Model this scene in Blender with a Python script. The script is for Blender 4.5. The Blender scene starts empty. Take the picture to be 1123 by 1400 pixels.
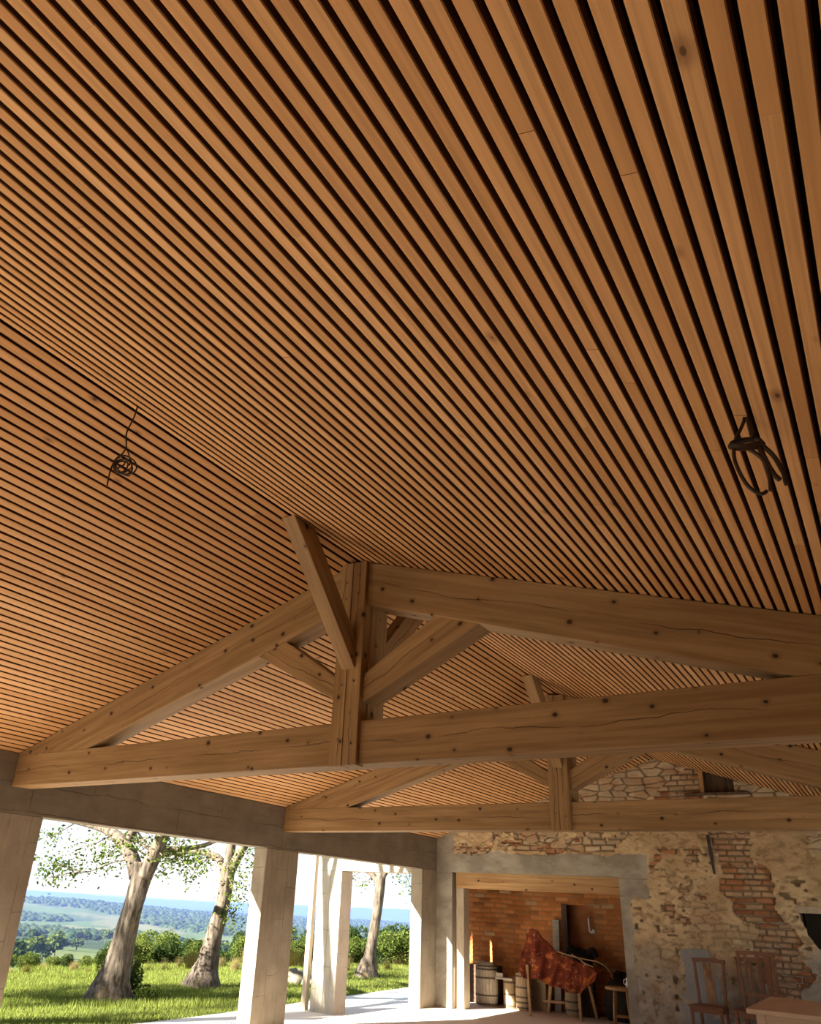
import bpy, math, random
import numpy as np
from mathutils import Vector, Matrix

# ------------------------------------------------------------------ scene, camera, light
C = bpy.context.scene.collection
S = bpy.context.scene
random.seed(7)
rng = np.random.default_rng(7)

FPX, CX, CY, YAW, PIT, ROL, CAMZ = 996.62, 496.9, 778.8, -0.6222, 0.4286, 0.0593, 1.5
fw = np.array([math.sin(YAW)*math.cos(PIT), math.cos(YAW)*math.cos(PIT), math.sin(PIT)])
r0 = np.array([math.cos(YAW), -math.sin(YAW), 0.0]); u0 = np.cross(r0, fw)
rt = r0*math.cos(ROL)+u0*math.sin(ROL); up = -r0*math.sin(ROL)+u0*math.cos(ROL)
cam = bpy.data.cameras.new('camera'); co = bpy.data.objects.new('camera', cam); C.objects.link(co)
co.matrix_world = Matrix(((rt[0], up[0], -fw[0], 0), (rt[1], up[1], -fw[1], 0), (rt[2], up[2], -fw[2], CAMZ), (0, 0, 0, 1)))
cam.sensor_fit = 'VERTICAL'; cam.sensor_height = 36.0; cam.lens = 36.0*FPX/1400
cam.shift_x = (561.5-CX)/1400; cam.shift_y = (CY-700)/1400
cam.clip_start = 0.05; cam.clip_end = 30000
S.camera = co

S.view_settings.view_transform = 'Standard'; S.view_settings.look = 'None'
S.view_settings.exposure = 1.38; S.view_settings.gamma = 1.0; S.view_settings.use_curve_mapping = False
try:
    S.cycles.use_denoising = True
    S.cycles.denoiser = 'OPENIMAGEDENOISE'
except Exception:
    pass
S.cycles.max_bounces = 10; S.cycles.diffuse_bounces = 6; S.cycles.transparent_max_bounces = 16
S.cycles.sample_clamp_indirect = 8.0
SUN_E, SUN_AZ, SUN_EL = 15.5, math.radians(22.5), math.radians(25)
sl = bpy.data.lights.new('sun', 'SUN'); sl.energy = SUN_E; sl.angle = math.radians(0.6); sl.color = (1.0, 0.93, 0.82)
so = bpy.data.objects.new('sun', sl); C.objects.link(so)
sd = Vector((math.sin(SUN_AZ)*math.cos(SUN_EL), math.cos(SUN_AZ)*math.cos(SUN_EL), -math.sin(SUN_EL)))
so.rotation_euler = sd.to_track_quat('-Z', 'Y').to_euler(); so.location = (-20, -30, 30)
SKY = 0.52

def nd(nt, t, **kw):
    n = nt.nodes.new(t)
    for k, v in kw.items():
        if k.startswith('i_'): n.inputs[k[2:].replace('_', ' ')].default_value = v
        else: setattr(n, k, v)
    return n

w = bpy.data.worlds.new('sky'); S.world = w; w.use_nodes = True; nt = w.node_tree; nt.nodes.clear()
tc = nd(nt, 'ShaderNodeTexCoord'); sep = nd(nt, 'ShaderNodeSeparateXYZ'); nt.links.new(tc.outputs['Generated'], sep.inputs[0])
rmp = nd(nt, 'ShaderNodeValToRGB'); cr = rmp.color_ramp
cr.elements[0].position = 0.0; cr.elements[0].color = (0.62, 0.80, 0.98, 1)
cr.elements[1].position = 0.6; cr.elements[1].color = (0.10, 0.27, 0.62, 1)
e = cr.elements.new(0.12); e.color = (0.40, 0.66, 0.96, 1)
nt.links.new(sep.outputs['Z'], rmp.inputs[0])
mp = nd(nt, 'ShaderNodeMapping'); mp.inputs['Scale'].default_value = (1, 1, 2.6); mp.inputs['Location'].default_value = (0.35, 0.2, 0.1)
nt.links.new(tc.outputs['Generated'], mp.inputs[0])
no = nd(nt, 'ShaderNodeTexNoise', i_Scale=3.2, i_Detail=7.0, i_Roughness=0.55); nt.links.new(mp.outputs[0], no.inputs['Vector'])
cl = nd(nt, 'ShaderNodeValToRGB'); cl.color_ramp.elements[0].position = 0.43; cl.color_ramp.elements[1].position = 0.62
nt.links.new(no.outputs['Fac'], cl.inputs[0])
mx = nd(nt, 'ShaderNodeMix', data_type='RGBA'); nt.links.new(cl.outputs[0], mx.inputs['Factor'])
nt.links.new(rmp.outputs[0], mx.inputs['A']); mx.inputs['B'].default_value = (1.05, 1.05, 1.03, 1)
bg = nd(nt, 'ShaderNodeBackground'); bg.inputs['Strength'].default_value = SKY
nt.links.new(mx.outputs['Result'], bg.inputs['Color'])
ow = nd(nt, 'ShaderNodeOutputWorld'); nt.links.new(bg.outputs[0], ow.inputs[0])

# ------------------------------------------------------------------ dimensions (metres)
XL, XO, XR = -6.869, -7.09, 0.99          # inner face of left row, its outer face, inner face of right row
ZLB, ZEV = 2.098, 2.63                    # underside and top of the eaves beams
XRG, ZRG, SLL, SLR = -2.937, 3.849, 0.3043, 0.3248
Y1, Y2, Y3 = 4.025, 8.067, 12.4
ZTB, ZTT = 2.335, 2.625
YB0 = -3.0                                # gable end behind the camera, closed by the added wall
GZ = -0.38                                # ground outside
def roofz(x): return ZRG - (SLL*(XRG-x) if x < XRG else SLR*(x-XRG))

# ------------------------------------------------------------------ mesh helpers
class MB:
    def __init__(s): s.v = []; s.f = []; s.n = 0
    def add(s, v, f):
        s.v += [tuple(map(float, p)) for p in v]; s.f += [tuple(i+s.n for i in q) for q in f]; s.n += len(v); return s
    def box(s, lo, hi, m=None):
        (a, b, c), (d, e, g) = lo, hi
        v = [(a, b, c), (d, b, c), (d, e, c), (a, e, c), (a, b, g), (d, b, g), (d, e, g), (a, e, g)]
        if m is not None: v = [tuple(m @ Vector(p)) for p in v]
        return s.add(v, [(3, 2, 1, 0), (4, 5, 6, 7), (0, 1, 5, 4), (1, 2, 6, 5), (2, 3, 7, 6), (3, 0, 4, 7)])
    def prism(s, poly, axis, a, b):
        # poly in the two other axes (kept in x,y,z order), extruded along axis from a to b
        def pt(p, t): 
            q = list(p); q.insert(axis, t); return tuple(q)
        n = len(poly); v = [pt(p, a) for p in poly]+[pt(p, b) for p in poly]
        f = [tuple(range(n)), tuple(range(2*n-1, n-1, -1))]+[(i, i+n, (i+1) % n+n, (i+1) % n) for i in range(n)]
        return s.add(v, f)
    def tube(s, pts, rad, sides=8, cap=True, jit=None):
        pts = [Vector(p) for p in pts]; n = len(pts)
        if not hasattr(rad, '__len__'): rad = [rad]*n
        v = []; ref = None
        for i, p in enumerate(pts):
            d = (pts[min(i+1, n-1)]-pts[max(i-1, 0)]).normalized()
            if ref is None:
                ref = Vector((1, 0, 0)) if abs(d.x) < 0.8 else Vector((0, 1, 0))
            a = (ref-d*ref.dot(d)).normalized(); b = d.cross(a); ref = a
            for k in range(sides):
                t = 2*math.pi*k/sides; rr = rad[i]*(jit(i, k) if jit else 1)
                v.append(p+a*(math.cos(t)*rr)+b*(math.sin(t)*rr))
        f = [(i*sides+k, i*sides+(k+1) % sides, (i+1)*sides+(k+1) % sides, (i+1)*sides+k) for i in range(n-1) for k in range(sides)]
        if cap: f += [tuple(range(sides-1, -1, -1)), tuple((n-1)*sides+k for k in range(sides))]
        return s.add(v, f)
    def lathe(s, prof, c=(0, 0, 0), sides=24, cap=True, sx=1, sy=1):
        v = []; n = len(prof)
        for r, z in prof:
            for k in range(sides):
                t = 2*math.pi*k/sides; v.append((c[0]+r*math.cos(t)*sx, c[1]+r*math.sin(t)*sy, c[2]+z))
        f = [(i*sides+k, i*sides+(k+1) % sides, (i+1)*sides+(k+1) % sides, (i+1)*sides+k) for i in range(n-1) for k in range(sides)]
        if cap: f += [tuple(range(sides-1, -1, -1)), tuple((n-1)*sides+k for k in range(sides))]
        return s.add(v, f)

def link(name, me, mat, parent=None, smooth=False):
    o = bpy.data.objects.new(name, me); C.objects.link(o)
    if mat is not None and len(me.materials) == 0: me.materials.append(mat)
    if parent is not None: o.parent = parent
    if smooth: me.polygons.foreach_set('use_smooth', [True]*len(me.polygons))
    return o
def build(name, mb, mat, parent=None, smooth=False, bevel=0.0, loc=None, segs=2):
    me = bpy.data.meshes.new(name); me.from_pydata(mb.v, [], mb.f); me.validate(); me.update()
    import bmesh
    bm = bmesh.new(); bm.from_mesh(me); bmesh.ops.recalc_face_normals(bm, faces=bm.faces); bm.to_mesh(me); bm.free()
    o = link(name, me, mat, parent, smooth)
    if bevel:
        b = o.modifiers.new('bevel', 'BEVEL'); b.width = bevel; b.segments = segs; b.limit_method = 'ANGLE'; b.angle_limit = math.radians(40)
    if loc: o.location = loc
    return o
def npmesh(name, v, f, mat, parent=None, col=None, smooth=False):
    # v (n,3), f (m,3 or 4)
    me = bpy.data.meshes.new(name); v = np.asarray(v, np.float32); f = np.asarray(f, np.int32); k = f.shape[1]
    me.vertices.add(len(v)); me.vertices.foreach_set('co', v.ravel())
    me.loops.add(f.size); me.loops.foreach_set('vertex_index', f.ravel())
    me.polygons.add(len(f)); me.polygons.foreach_set('loop_start', np.arange(0, f.size, k, dtype=np.int32))
    me.polygons.foreach_set('loop_total', np.full(len(f), k, np.int32))
    if smooth: me.polygons.foreach_set('use_smooth', np.ones(len(f), bool))
    me.update(calc_edges=True)
    if col is not None:
        a = me.attributes.new('tint', 'FLOAT_COLOR', 'POINT')
        c4 = np.ones((len(v), 4), np.float32); c4[:, :3] = col; a.data.foreach_set('color', c4.ravel())
    return link(name, me, mat, parent)
def tag(o, label, cat=None, group=None, kind=None):
    o['label'] = label
    if cat: o['category'] = cat
    if group: o['group'] = group
    if kind: o['kind'] = kind
    return o
def empty(name, loc, rz=0.0):
    o = bpy.data.objects.new(name, None); C.objects.link(o); o.location = loc; o.rotation_euler = (0, 0, rz); o.empty_display_size = 0.1
    return o
def member(name, poly, y0, y1, p0, p1, mat, parent, off, bevel=0.006):
    """A timber: outline poly in world (x,z), from y0 to y1; the object's own X runs along the grain p0>p1."""
    d = Vector((p1[0]-p0[0], 0, p1[1]-p0[1])).normalized(); z = d.cross(Vector((0, 1, 0)))
    m = Matrix(((d.x, 0, z.x), (d.y, 1, z.y), (d.z, 0, z.z)))
    c = Vector(((p0[0]+p1[0])/2, (y0+y1)/2, (p0[1]+p1[1])/2)); mi = m.inverted()
    pl = [mi @ (Vector((x, c.y, zz))-c) for x, zz in poly]
    mb = MB().prism([(p.x, p.z) for p in pl], 1, y0-c.y, y1-c.y)
    o = build(name, mb, mat, parent, bevel=bevel)
    o.location = c-Vector(off); o.rotation_euler = m.to_euler(); return o
def member_yz(name, poly, x0, x1, p0, p1, mat, parent, off, bevel=0.006):
    d = Vector((0, p1[0]-p0[0], p1[1]-p0[1])).normalized(); z = d.cross(Vector((-1, 0, 0)))
    yv = z.cross(d); m = Matrix(((d.x, yv.x, z.x), (d.y, yv.y, z.y), (d.z, yv.z, z.z)))
    c = Vector(((x0+x1)/2, (p0[0]+p1[0])/2, (p0[1]+p1[1])/2)); mi = m.inverted(); h = (x1-x0)/2
    pl = [mi @ (Vector((c.x, yy, zz))-c) for yy, zz in poly]
    o = build(name, MB().prism([(p.x, p.z) for p in pl], 1, -h, h), mat, parent, bevel=bevel)
    o.location = c-Vector(off); o.rotation_euler = m.to_euler(); return o

# ------------------------------------------------------------------ materials
def mat_new(name, rough=0.7, spec=0.3):
    m = bpy.data.materials.new(name); m.use_nodes = True; n = m.node_tree; b = n.nodes['Principled BSDF']
    b.inputs['Roughness'].default_value = rough; b.inputs['Specular IOR Level'].default_value = spec
    return m, n, b
def mixc(n, fac, a, b, typ='MIX'):
    x = nd(n, 'ShaderNodeMix', data_type='RGBA', blend_type=typ)
    for s, val in (('Factor', fac), ('A', a), ('B', b)):
        if isinstance(val, (int, float)): x.inputs[s].default_value = val
        elif isinstance(val, tuple): x.inputs[s].default_value = val if len(val) == 4 else (*val, 1)
        else: n.links.new(val, x.inputs[s])
    return x.outputs['Result']
def mth(n, op, a, b=None, clamp=False):
    x = nd(n, 'ShaderNodeMath', operation=op); x.use_clamp = clamp
    for i, val in enumerate((a, b)):
        if val is None: continue
        if isinstance(val, (int, float)): x.inputs[i].default_value = val
        else: n.links.new(val, x.inputs[i])
    return x.outputs[0]
def mapr(n, val, a, b, c=0.0, d=1.0, smooth=False):
    x = nd(n, 'ShaderNodeMapRange'); x.interpolation_type = 'SMOOTHSTEP' if smooth else 'LINEAR'
    n.links.new(val, x.inputs['Value'])
    for s, t in (('From Min', a), ('From Max', b), ('To Min', c), ('To Max', d)): x.inputs[s].default_value = t
    return x.outputs[0]
def noise(n, vec, scale, detail=4.0, rough=0.55, dims='3D'):
    x = nd(n, 'ShaderNodeTexNoise', noise_dimensions=dims); x.inputs['Scale'].default_value = scale; x.inputs['Detail'].default_value = detail; x.inputs['Roughness'].default_value = rough
    if vec is not None: n.links.new(vec, x.inputs['Vector'])
    return x.outputs['Fac']
def scaled(n, vec, sc, loc=(0, 0, 0)):
    x = nd(n, 'ShaderNodeMapping'); x.inputs['Scale'].default_value = sc; x.inputs['Location'].default_value = loc
    n.links.new(vec, x.inputs[0]); return x.outputs[0]
def bump(n, b, h, strength=0.3, dist=0.01):
    x = nd(n, 'ShaderNodeBump'); x.inputs['Strength'].default_value = strength; x.inputs['Distance'].default_value = dist
    n.links.new(h, x.inputs['Height']); n.links.new(x.outputs[0], b.inputs['Normal'])
def simple(name, ca, cb, scale=20.0, rough=0.7, stretch=(1, 1, 1), bmp=0.15, spec=0.3):
    m, n, b = mat_new(name, rough, spec); t = nd(n, 'ShaderNodeTexCoord')
    f = noise(n, scaled(n, t.outputs['Object'], stretch), scale, 5)
    n.links.new(mixc(n, mapr(n, f, 0.3, 0.7), ca, cb), b.inputs['Base Color'])
    if bmp: bump(n, b, f, bmp, 0.006)
    return m

def timber_mat(name, ca, cb, knot=(0.035, 0.014, 0.005), crack=True):
    m, n, b = mat_new(name, 0.62, 0.25); t = nd(n, 'ShaderNodeTexCoord'); oi = nd(n, 'ShaderNodeObjectInfo')
    va = nd(n, 'ShaderNodeVectorMath', operation='ADD'); cmb = nd(n, 'ShaderNodeCombineXYZ')
    rn = mth(n, 'MULTIPLY', oi.outputs['Random'], 37.0)
    n.links.new(rn, cmb.inputs[0]); n.links.new(t.outputs['Object'], va.inputs[0]); n.links.new(cmb.outputs[0], va.inputs[1])
    v = va.outputs[0]
    g = noise(n, scaled(n, v, (1.2, 26, 26)), 1.0, 6, 0.6); big = noise(n, scaled(n, v, (0.8, 4, 4)), 1.0, 3)
    sp = nd(n, 'ShaderNodeSeparateXYZ'); n.links.new(v, sp.inputs[0])
    kx = nd(n, 'ShaderNodeCombineXYZ'); n.links.new(mth(n, 'MULTIPLY', sp.outputs['X'], 0.8), kx.inputs[0]); n.links.new(mth(n, 'ADD', sp.outputs['Y'], sp.outputs['Z']), kx.inputs[1])
    vo = nd(n, 'ShaderNodeTexVoronoi', voronoi_dimensions='2D', feature='F1'); vo.inputs['Scale'].default_value = 4.4
    n.links.new(kx.outputs[0], vo.inputs['Vector'])
    sc = nd(n, 'ShaderNodeSeparateColor'); n.links.new(vo.outputs['Color'], sc.inputs[0])
    rad = mapr(n, sc.outputs[0], 0.25, 1.0, 0.0, 0.070)
    kd = mth(n, 'SUBTRACT', vo.outputs['Distance'], rad)
    km = mapr(n, kd, -0.012, 0.012, 1.0, 0.0, True); kh = mapr(n, kd, 0.0, 0.10, 1.0, 0.0, True)
    kh = mth(n, 'MULTIPLY', kh, mapr(n, sc.outputs[0], 0.25, 0.5))
    base = mixc(n, mapr(n, g, 0.36, 0.64), tuple(.86*x for x in ca), cb)
    base = mixc(n, mapr(n, big, 0.38, 0.66, 0.0, 0.5), base, tuple(0.72*x for x in ca))
    base = mixc(n, mth(n, 'MULTIPLY', kh, 0.5), base, tuple(0.55*x for x in ca))
    base = mixc(n, mth(n, 'MULTIPLY', km, mapr(n, sc.outputs[0], 0.25, 0.4)), base, knot)
    hgt = g
    if crack:
        so_ = nd(n, 'ShaderNodeSeparateXYZ'); n.links.new(t.outputs['Object'], so_.inputs[0])
        wob = noise(n, scaled(n, v, (0.9, 0.01, 0.01)), 1.0, 5, 0.6)
        d = mth(n, 'ABSOLUTE', mth(n, 'SUBTRACT', so_.outputs['Z'], mapr(n, wob, 0.2, 0.8, -0.06, 0.06)))
        brk = noise(n, scaled(n, v, (1.4, 0.01, 0.01), (9, 0, 0)), 1.0, 2)
        cm = mth(n, 'MULTIPLY', mapr(n, d, 0.0012, 0.0045, 1.0, 0.0), mapr(n, brk, 0.42, 0.55))
        base = mixc(n, mth(n, 'MULTIPLY', cm, 0.85), base, knot)
    n.links.new(base, b.inputs['Base Color']); bump(n, b, hgt, 0.12, 0.004)
    return m

def slat_mat():
    m, n, b = mat_new('cedar_slats', 0.6, 0.25); t = nd(n, 'ShaderNodeTexCoord'); ge = nd(n, 'ShaderNodeNewGeometry')
    va = nd(n, 'ShaderNodeVectorMath', operation='ADD'); cmb = nd(n, 'ShaderNodeCombineXYZ')
    n.links.new(mth(n, 'MULTIPLY', ge.outputs['Random Per Island'], 91.0), cmb.inputs[1]); n.links.new(t.outputs['Object'], va.inputs[0]); n.links.new(cmb.outputs[0], va.inputs[1])
    v = va.outputs[0]
    g = noise(n, scaled(n, v, (70, 1.6, 70)), 1.0, 5, 0.6)
    big = noise(n, scaled(n, v, (3, 0.8, 3)), 1.0, 3)
    r = nd(n, 'ShaderNodeValToRGB'); n.links.new(ge.outputs['Random Per Island'], r.inputs[0]); k = r.color_ramp
    k.elements[0].color = (*SLAT[0], 1); k.elements[1].color = (*SLAT[2], 1); k.elements.new(0.5).color = (*SLAT[1], 1)
    base = mixc(n, mapr(n, g, 0.40, 0.68, 0.0, 0.45), r.outputs[0], tuple(0.55*x for x in SLAT[0]))
    base = mixc(n, mapr(n, big, 0.55, 0.75, 0.0, 0.3), base, tuple(0.7*x for x in SLAT[0]))
    sp = nd(n, 'ShaderNodeSeparateXYZ'); n.links.new(v, sp.inputs[0])
    kx = nd(n, 'ShaderNodeCombineXYZ'); n.links.new(sp.outputs['X'], kx.inputs[0]); n.links.new(mth(n, 'MULTIPLY', sp.outputs['Y'], 0.55), kx.inputs[1])
    vo = nd(n, 'ShaderNodeTexVoronoi', voronoi_dimensions='2D', feature='F1'); vo.inputs['Scale'].default_value = 3.0; n.links.new(kx.outputs[0], vo.inputs['Vector'])
    sc = nd(n, 'ShaderNodeSeparateColor'); n.links.new(vo.outputs['Color'], sc.inputs[0])
    kd = mth(n, 'SUBTRACT', vo.outputs['Distance'], mapr(n, sc.outputs[0], 0.35, 1.0, -0.02, 0.032))
    base = mixc(n, mapr(n, kd, 0.0, 0.06, 0.55, 0.0, True), base, (0.16, 0.06, 0.02))
    base = mixc(n, mapr(n, kd, -0.012, 0.0, 0.8, 0.0, True), base, (0.05, 0.018, 0.006))
    n.links.new(base, b.inputs['Base Color']); bump(n, b, g, 0.10, 0.003)
    return m
SLAT = ((0.50, 0.245, 0.092), (0.565, 0.29, 0.114), (0.65, 0.355, 0.155))

def concrete_mat(name, ca, cb, boards='Z'):
    m, n, b = mat_new(name, 0.85, 0.2); t = nd(n, 'ShaderNodeTexCoord'); v = t.outputs['Object']
    a = noise(n, v, 2.2, 6, 0.6); f = noise(n, v, 40, 4); st = noise(n, scaled(n, v, (3, 3, 14) if boards == 'Y' else (14, 14, 2.5)), 1.0, 4)
    base = mixc(n, mapr(n, a, 0.32, 0.68), ca, cb)
    base = mixc(n, mapr(n, st, 0.45, 0.75, 0.0, 0.4), base, tuple(0.72*x for x in ca))
    base = mixc(n, mapr(n, f, 0.6, 0.75, 0.0, 0.35), base, tuple(0.55*x for x in ca))
    sp = nd(n, 'ShaderNodeSeparateXYZ'); n.links.new(v, sp.inputs[0])
    br = nd(n, 'ShaderNodeTexBrick', offset=0.37, offset_frequency=2, squash=1.0); cmb = nd(n, 'ShaderNodeCombineXYZ')
    wob = mapr(n, noise(n, v, 3.0, 3), 0.3, 0.7, -0.02, 0.02)
    if boards == 'Y':
        n.links.new(mth(n, 'ADD', sp.outputs['Y'], sp.outputs['X']), cmb.inputs[0]); n.links.new(mth(n, 'ADD', sp.outputs['Z'], wob), cmb.inputs[1])
        br.inputs['Brick Width'].default_value = 1.9; br.inputs['Row Height'].default_value = 0.265
    else:
        n.links.new(mth(n, 'ADD', sp.outputs['Z'], wob), cmb.inputs[0]); n.links.new(mth(n, 'ADD', sp.outputs['Y'], mth(n, 'MULTIPLY', sp.outputs['X'], 0.73)), cmb.inputs[1])
        br.inputs['Brick Width'].default_value = 0.62; br.inputs['Row Height'].default_value = 0.23
    br.inputs['Scale'].default_value = 1.0; br.inputs['Mortar Size'].default_value = 0.007; br.inputs['Mortar Smooth'].default_value = 0.4
    br.inputs['Color1'].default_value = (0, 0, 0, 1); br.inputs['Color2'].default_value = (0, 0, 0, 1); br.inputs['Mortar'].default_value = (1, 1, 1, 1)
    n.links.new(cmb.outputs[0], br.inputs['Vector'])
    lm = mth(n, 'MULTIPLY', br.outputs['Fac'], mapr(n, noise(n, v, 1.6, 3), 0.38, 0.62))
    base = mixc(n, mth(n, 'MULTIPLY', lm, 0.6), base, tuple(0.4*x for x in ca))
    n.links.new(base, b.inputs['Base Color'])
    bump(n, b, mth(n, 'SUBTRACT', mth(n, 'ADD', a, mth(n, 'MULTIPLY', f, 0.4)), lm), 0.4, 0.008)
    return m
def tint_mat(name, rough=0.9, nscale=55, bmp=0.5):
    m, n, b = mat_new(name, rough, 0.15); a = nd(n, 'ShaderNodeAttribute', attribute_name='tint'); t = nd(n, 'ShaderNodeTexCoord')
    f = noise(n, t.outputs['Object'], nscale, 5, 0.65)
    n.links.new(mixc(n, mapr(n, f, 0.25, 0.75, 0.0, 0.5), a.outputs['Color'], mixc(n, 1.0, a.outputs['Color'], (0.55, 0.52, 0.5), 'MULTIPLY')), b.inputs['Base Color'])
    bump(n, b, f, bmp, 0.006); return m
def leaf_mat(name, ca, cb, trans=0.35):
    m = bpy.data.materials.new(name); m.use_nodes = True; n = m.node_tree; n.nodes.clear()
    ge = nd(n, 'ShaderNodeNewGeometry'); oi = nd(n, 'ShaderNodeObjectInfo')
    f = mth(n, 'ADD', mth(n, 'MULTIPLY', ge.outputs['Random Per Island'], 0.65), mth(n, 'MULTIPLY', oi.outputs['Random'], 0.35))
    c = mixc(n, f, ca, cb)
    d = nd(n, 'ShaderNodeBsdfDiffuse'); t = nd(n, 'ShaderNodeBsdfTranslucent'); x = nd(n, 'ShaderNodeMixShader'); x.inputs[0].default_value = trans
    n.links.new(c, d.inputs[0]); n.links.new(mixc(n, 1.0, c, (1.0, 1.1, 0.6), 'MULTIPLY'), t.inputs[0])
    n.links.new(d.outputs[0], x.inputs[1]); n.links.new(t.outputs[0], x.inputs[2])
    o = nd(n, 'ShaderNodeOutputMaterial'); n.links.new(x.outputs[0], o.inputs[0]); return m

M = {}
M['timber'] = timber_mat('spruce_timber', (0.26, 0.145, 0.056), (0.36, 0.215, 0.095))
M['lintel'] = timber_mat('pale_lintel_timber', (0.40, 0.22, 0.09), (0.54, 0.33, 0.15))
M['slat'] = slat_mat()
M['slatedge'] = simple('gap_shade_edges', (0.11, 0.038, 0.013), (0.16, 0.06, 0.02), 6, 0.8, (30, 1, 30), 0)  # shade of the gaps put into the colour of the slat sides
M['felt'] = simple('dark_felt', (0.012, 0.004, 0.002), (0.02, 0.007, 0.003), 8, 0.95, bmp=0)
M['conc'] = concrete_mat('raw_concrete', (0.23, 0.185, 0.135), (0.335, 0.285, 0.215))
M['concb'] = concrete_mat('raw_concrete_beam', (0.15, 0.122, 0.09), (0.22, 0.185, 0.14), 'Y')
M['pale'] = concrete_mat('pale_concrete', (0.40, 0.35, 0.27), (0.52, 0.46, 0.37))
M['floor'] = simple('screed_floor', (0.78, 0.70, 0.585), (0.84, 0.765, 0.65), 3, 0.8)
M['apron'] = simple('concrete_apron', (0.62, 0.58, 0.51), (0.72, 0.68, 0.60), 2, 0.9)
M['roof'] = simple('roof_tiles', (0.25, 0.09, 0.05), (0.36, 0.14, 0.08), 9, 0.9)
M['wall'] = tint_mat('old_masonry'); M['brick'] = tint_mat('red_brick', nscale=40)
M['darkwood'] = simple('dark_varnished_wood', (0.13, 0.05, 0.02), (0.22, 0.09, 0.038), 6, 0.45, (1, 1, 8), 0.1, 0.4)
M['splat'] = simple('worn_chair_wood', (0.13, 0.055, 0.02), (0.36, 0.20, 0.09), 7, 0.45, (4, 1, 1), 0.1, 0.4)
M['table'] = simple('pale_table_wood', (0.50, 0.33, 0.20), (0.60, 0.42, 0.27), 5, 0.6, (1, 0.2, 8))
M['stool'] = simple('stool_wood', (0.30, 0.16, 0.06), (0.42, 0.24, 0.10), 6, 0.55, (1, 1, 6))
M['barrel'] = simple('grey_barrel_wood', (0.30, 0.25, 0.185), (0.50, 0.42, 0.32), 9, 0.8, (6, 6, 1), 0.4)
M['barrelb'] = simple('brown_barrel_wood', (0.27, 0.18, 0.095), (0.44, 0.31, 0.18), 9, 0.8, (6, 6, 1), 0.4)
M['hoop'] = simple('rusty_hoop', (0.07, 0.05, 0.04), (0.13, 0.09, 0.06), 14, 0.7)
M['iron'] = simple('dark_iron', (0.02, 0.02, 0.022), (0.06, 0.055, 0.05), 14, 0.5)
M['cable'] = simple('brown_cable', (0.028, 0.013, 0.006), (0.05, 0.025, 0.013), 10, 0.5, bmp=0)
M['oldboard'] = simple('weathered_boards', (0.05, 0.028, 0.016), (0.13, 0.08, 0.05), 5, 0.85, (12, 1, 1), 0.4)
M['greyboard'] = simple('grey_boards', (0.28, 0.24, 0.19), (0.42, 0.37, 0.30), 5, 0.85, (1, 1, 9), 0.3)
M['post'] = simple('weathered_post', (0.34, 0.27, 0.19), (0.48, 0.40, 0.30), 5, 0.9, (8, 8, 1), 0.3)
M['white'] = simple('white_enamel', (0.75, 0.75, 0.74), (0.85, 0.85, 0.84), 5, 0.3, bmp=0)
M['black'] = simple('dark_leather', (0.012, 0.008, 0.006), (0.03, 0.018, 0.012), 9, 0.7)
M['rope'] = simple('hemp_rope', (0.30, 0.19, 0.09), (0.42, 0.28, 0.15), 60, 0.9)

# ------------------------------------------------------------------ numpy noise
_tab = np.random.default_rng(3).random((256, 256)).astype(np.float32)
def vn(x, y, sd=0):
    x = x+sd*17.31; y = y+sd*9.77; ix = np.floor(x).astype(int); iy = np.floor(y).astype(int); fx = x-ix; fy = y-iy
    fx = fx*fx*(3-2*fx); fy = fy*fy*(3-2*fy); g = lambda a, b: _tab[(iy+b) % 256, (ix+a) % 256]
    return (g(0, 0)*(1-fx)+g(1, 0)*fx)*(1-fy)+(g(0, 1)*(1-fx)+g(1, 1)*fx)*fy
def fbm(x, y, o=4, sd=0):
    s = 0; a = 0.5; t = 0
    for i in range(o): s = s+a*vn(x*2**i, y*2**i, sd+i*3); t += a; a *= 0.55
    return s/t
def ss(a, b, x): t = np.clip((x-a)/(b-a), 0, 1); return t*t*(3-2*t)
def hsh(i, j, k=0): return _tab[(np.asarray(i)*7+k*31) % 256, (np.asarray(j)*13+k*57+np.asarray(i)*3) % 256]
def bricks(x, z, bw, bh, j, wob=0.01, sd=0):
    zz = z+(fbm(x*1.5, z*1.5, 2, sd)-.5)*wob*2; xx = x+(fbm(x*2, z*2, 2, sd+5)-.5)*wob*2
    r = np.floor(zz/bh).astype(int); off = hsh(r, r*0+5, sd)*0.35+(r % 2)*0.5; q = xx/bw+off; c = np.floor(q).astype(int)
    dz = np.minimum(zz/bh-r, 1-(zz/bh-r))*bh; dx = np.minimum(q-c, 1-(q-c))*bw; e = np.minimum(dx, dz)
    return ss(j*0.35, j*1.0, e), hsh(r, c, 1+sd), hsh(r, c, 2+sd)
def stones(x, z, sx, sz, sd=0):
    u = x/sx+(fbm(x*3, z*3, 2, sd)-.5)*.5; v = z/sz+(fbm(x*3+9, z*3, 2, sd)-.5)*.5
    cu = np.floor(u).astype(int); cv = np.floor(v).astype(int)
    f1 = np.full(x.shape, 9.0); f2 = f1.copy(); ida = np.zeros(x.shape); idb = np.zeros(x.shape)
    for a in (-1, 0, 1):
        for b in (-1, 0, 1):
            i = cu+a; j = cv+b; px = i+.5+(hsh(i, j, 3+sd)-.5)*.85; pz = j+.5+(hsh(i, j, 4+sd)-.5)*.7
            d = np.hypot(u-px, v-pz); m = d < f1
            f2 = np.where(m, f1, np.minimum(f2, d)); ida = np.where(m, hsh(i, j, 5+sd), ida); idb = np.where(m, hsh(i, j, 6+sd), idb); f1 = np.where(m, d, f1)
    return ss(0.03, 0.16, f2-f1), ida, idb
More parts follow.
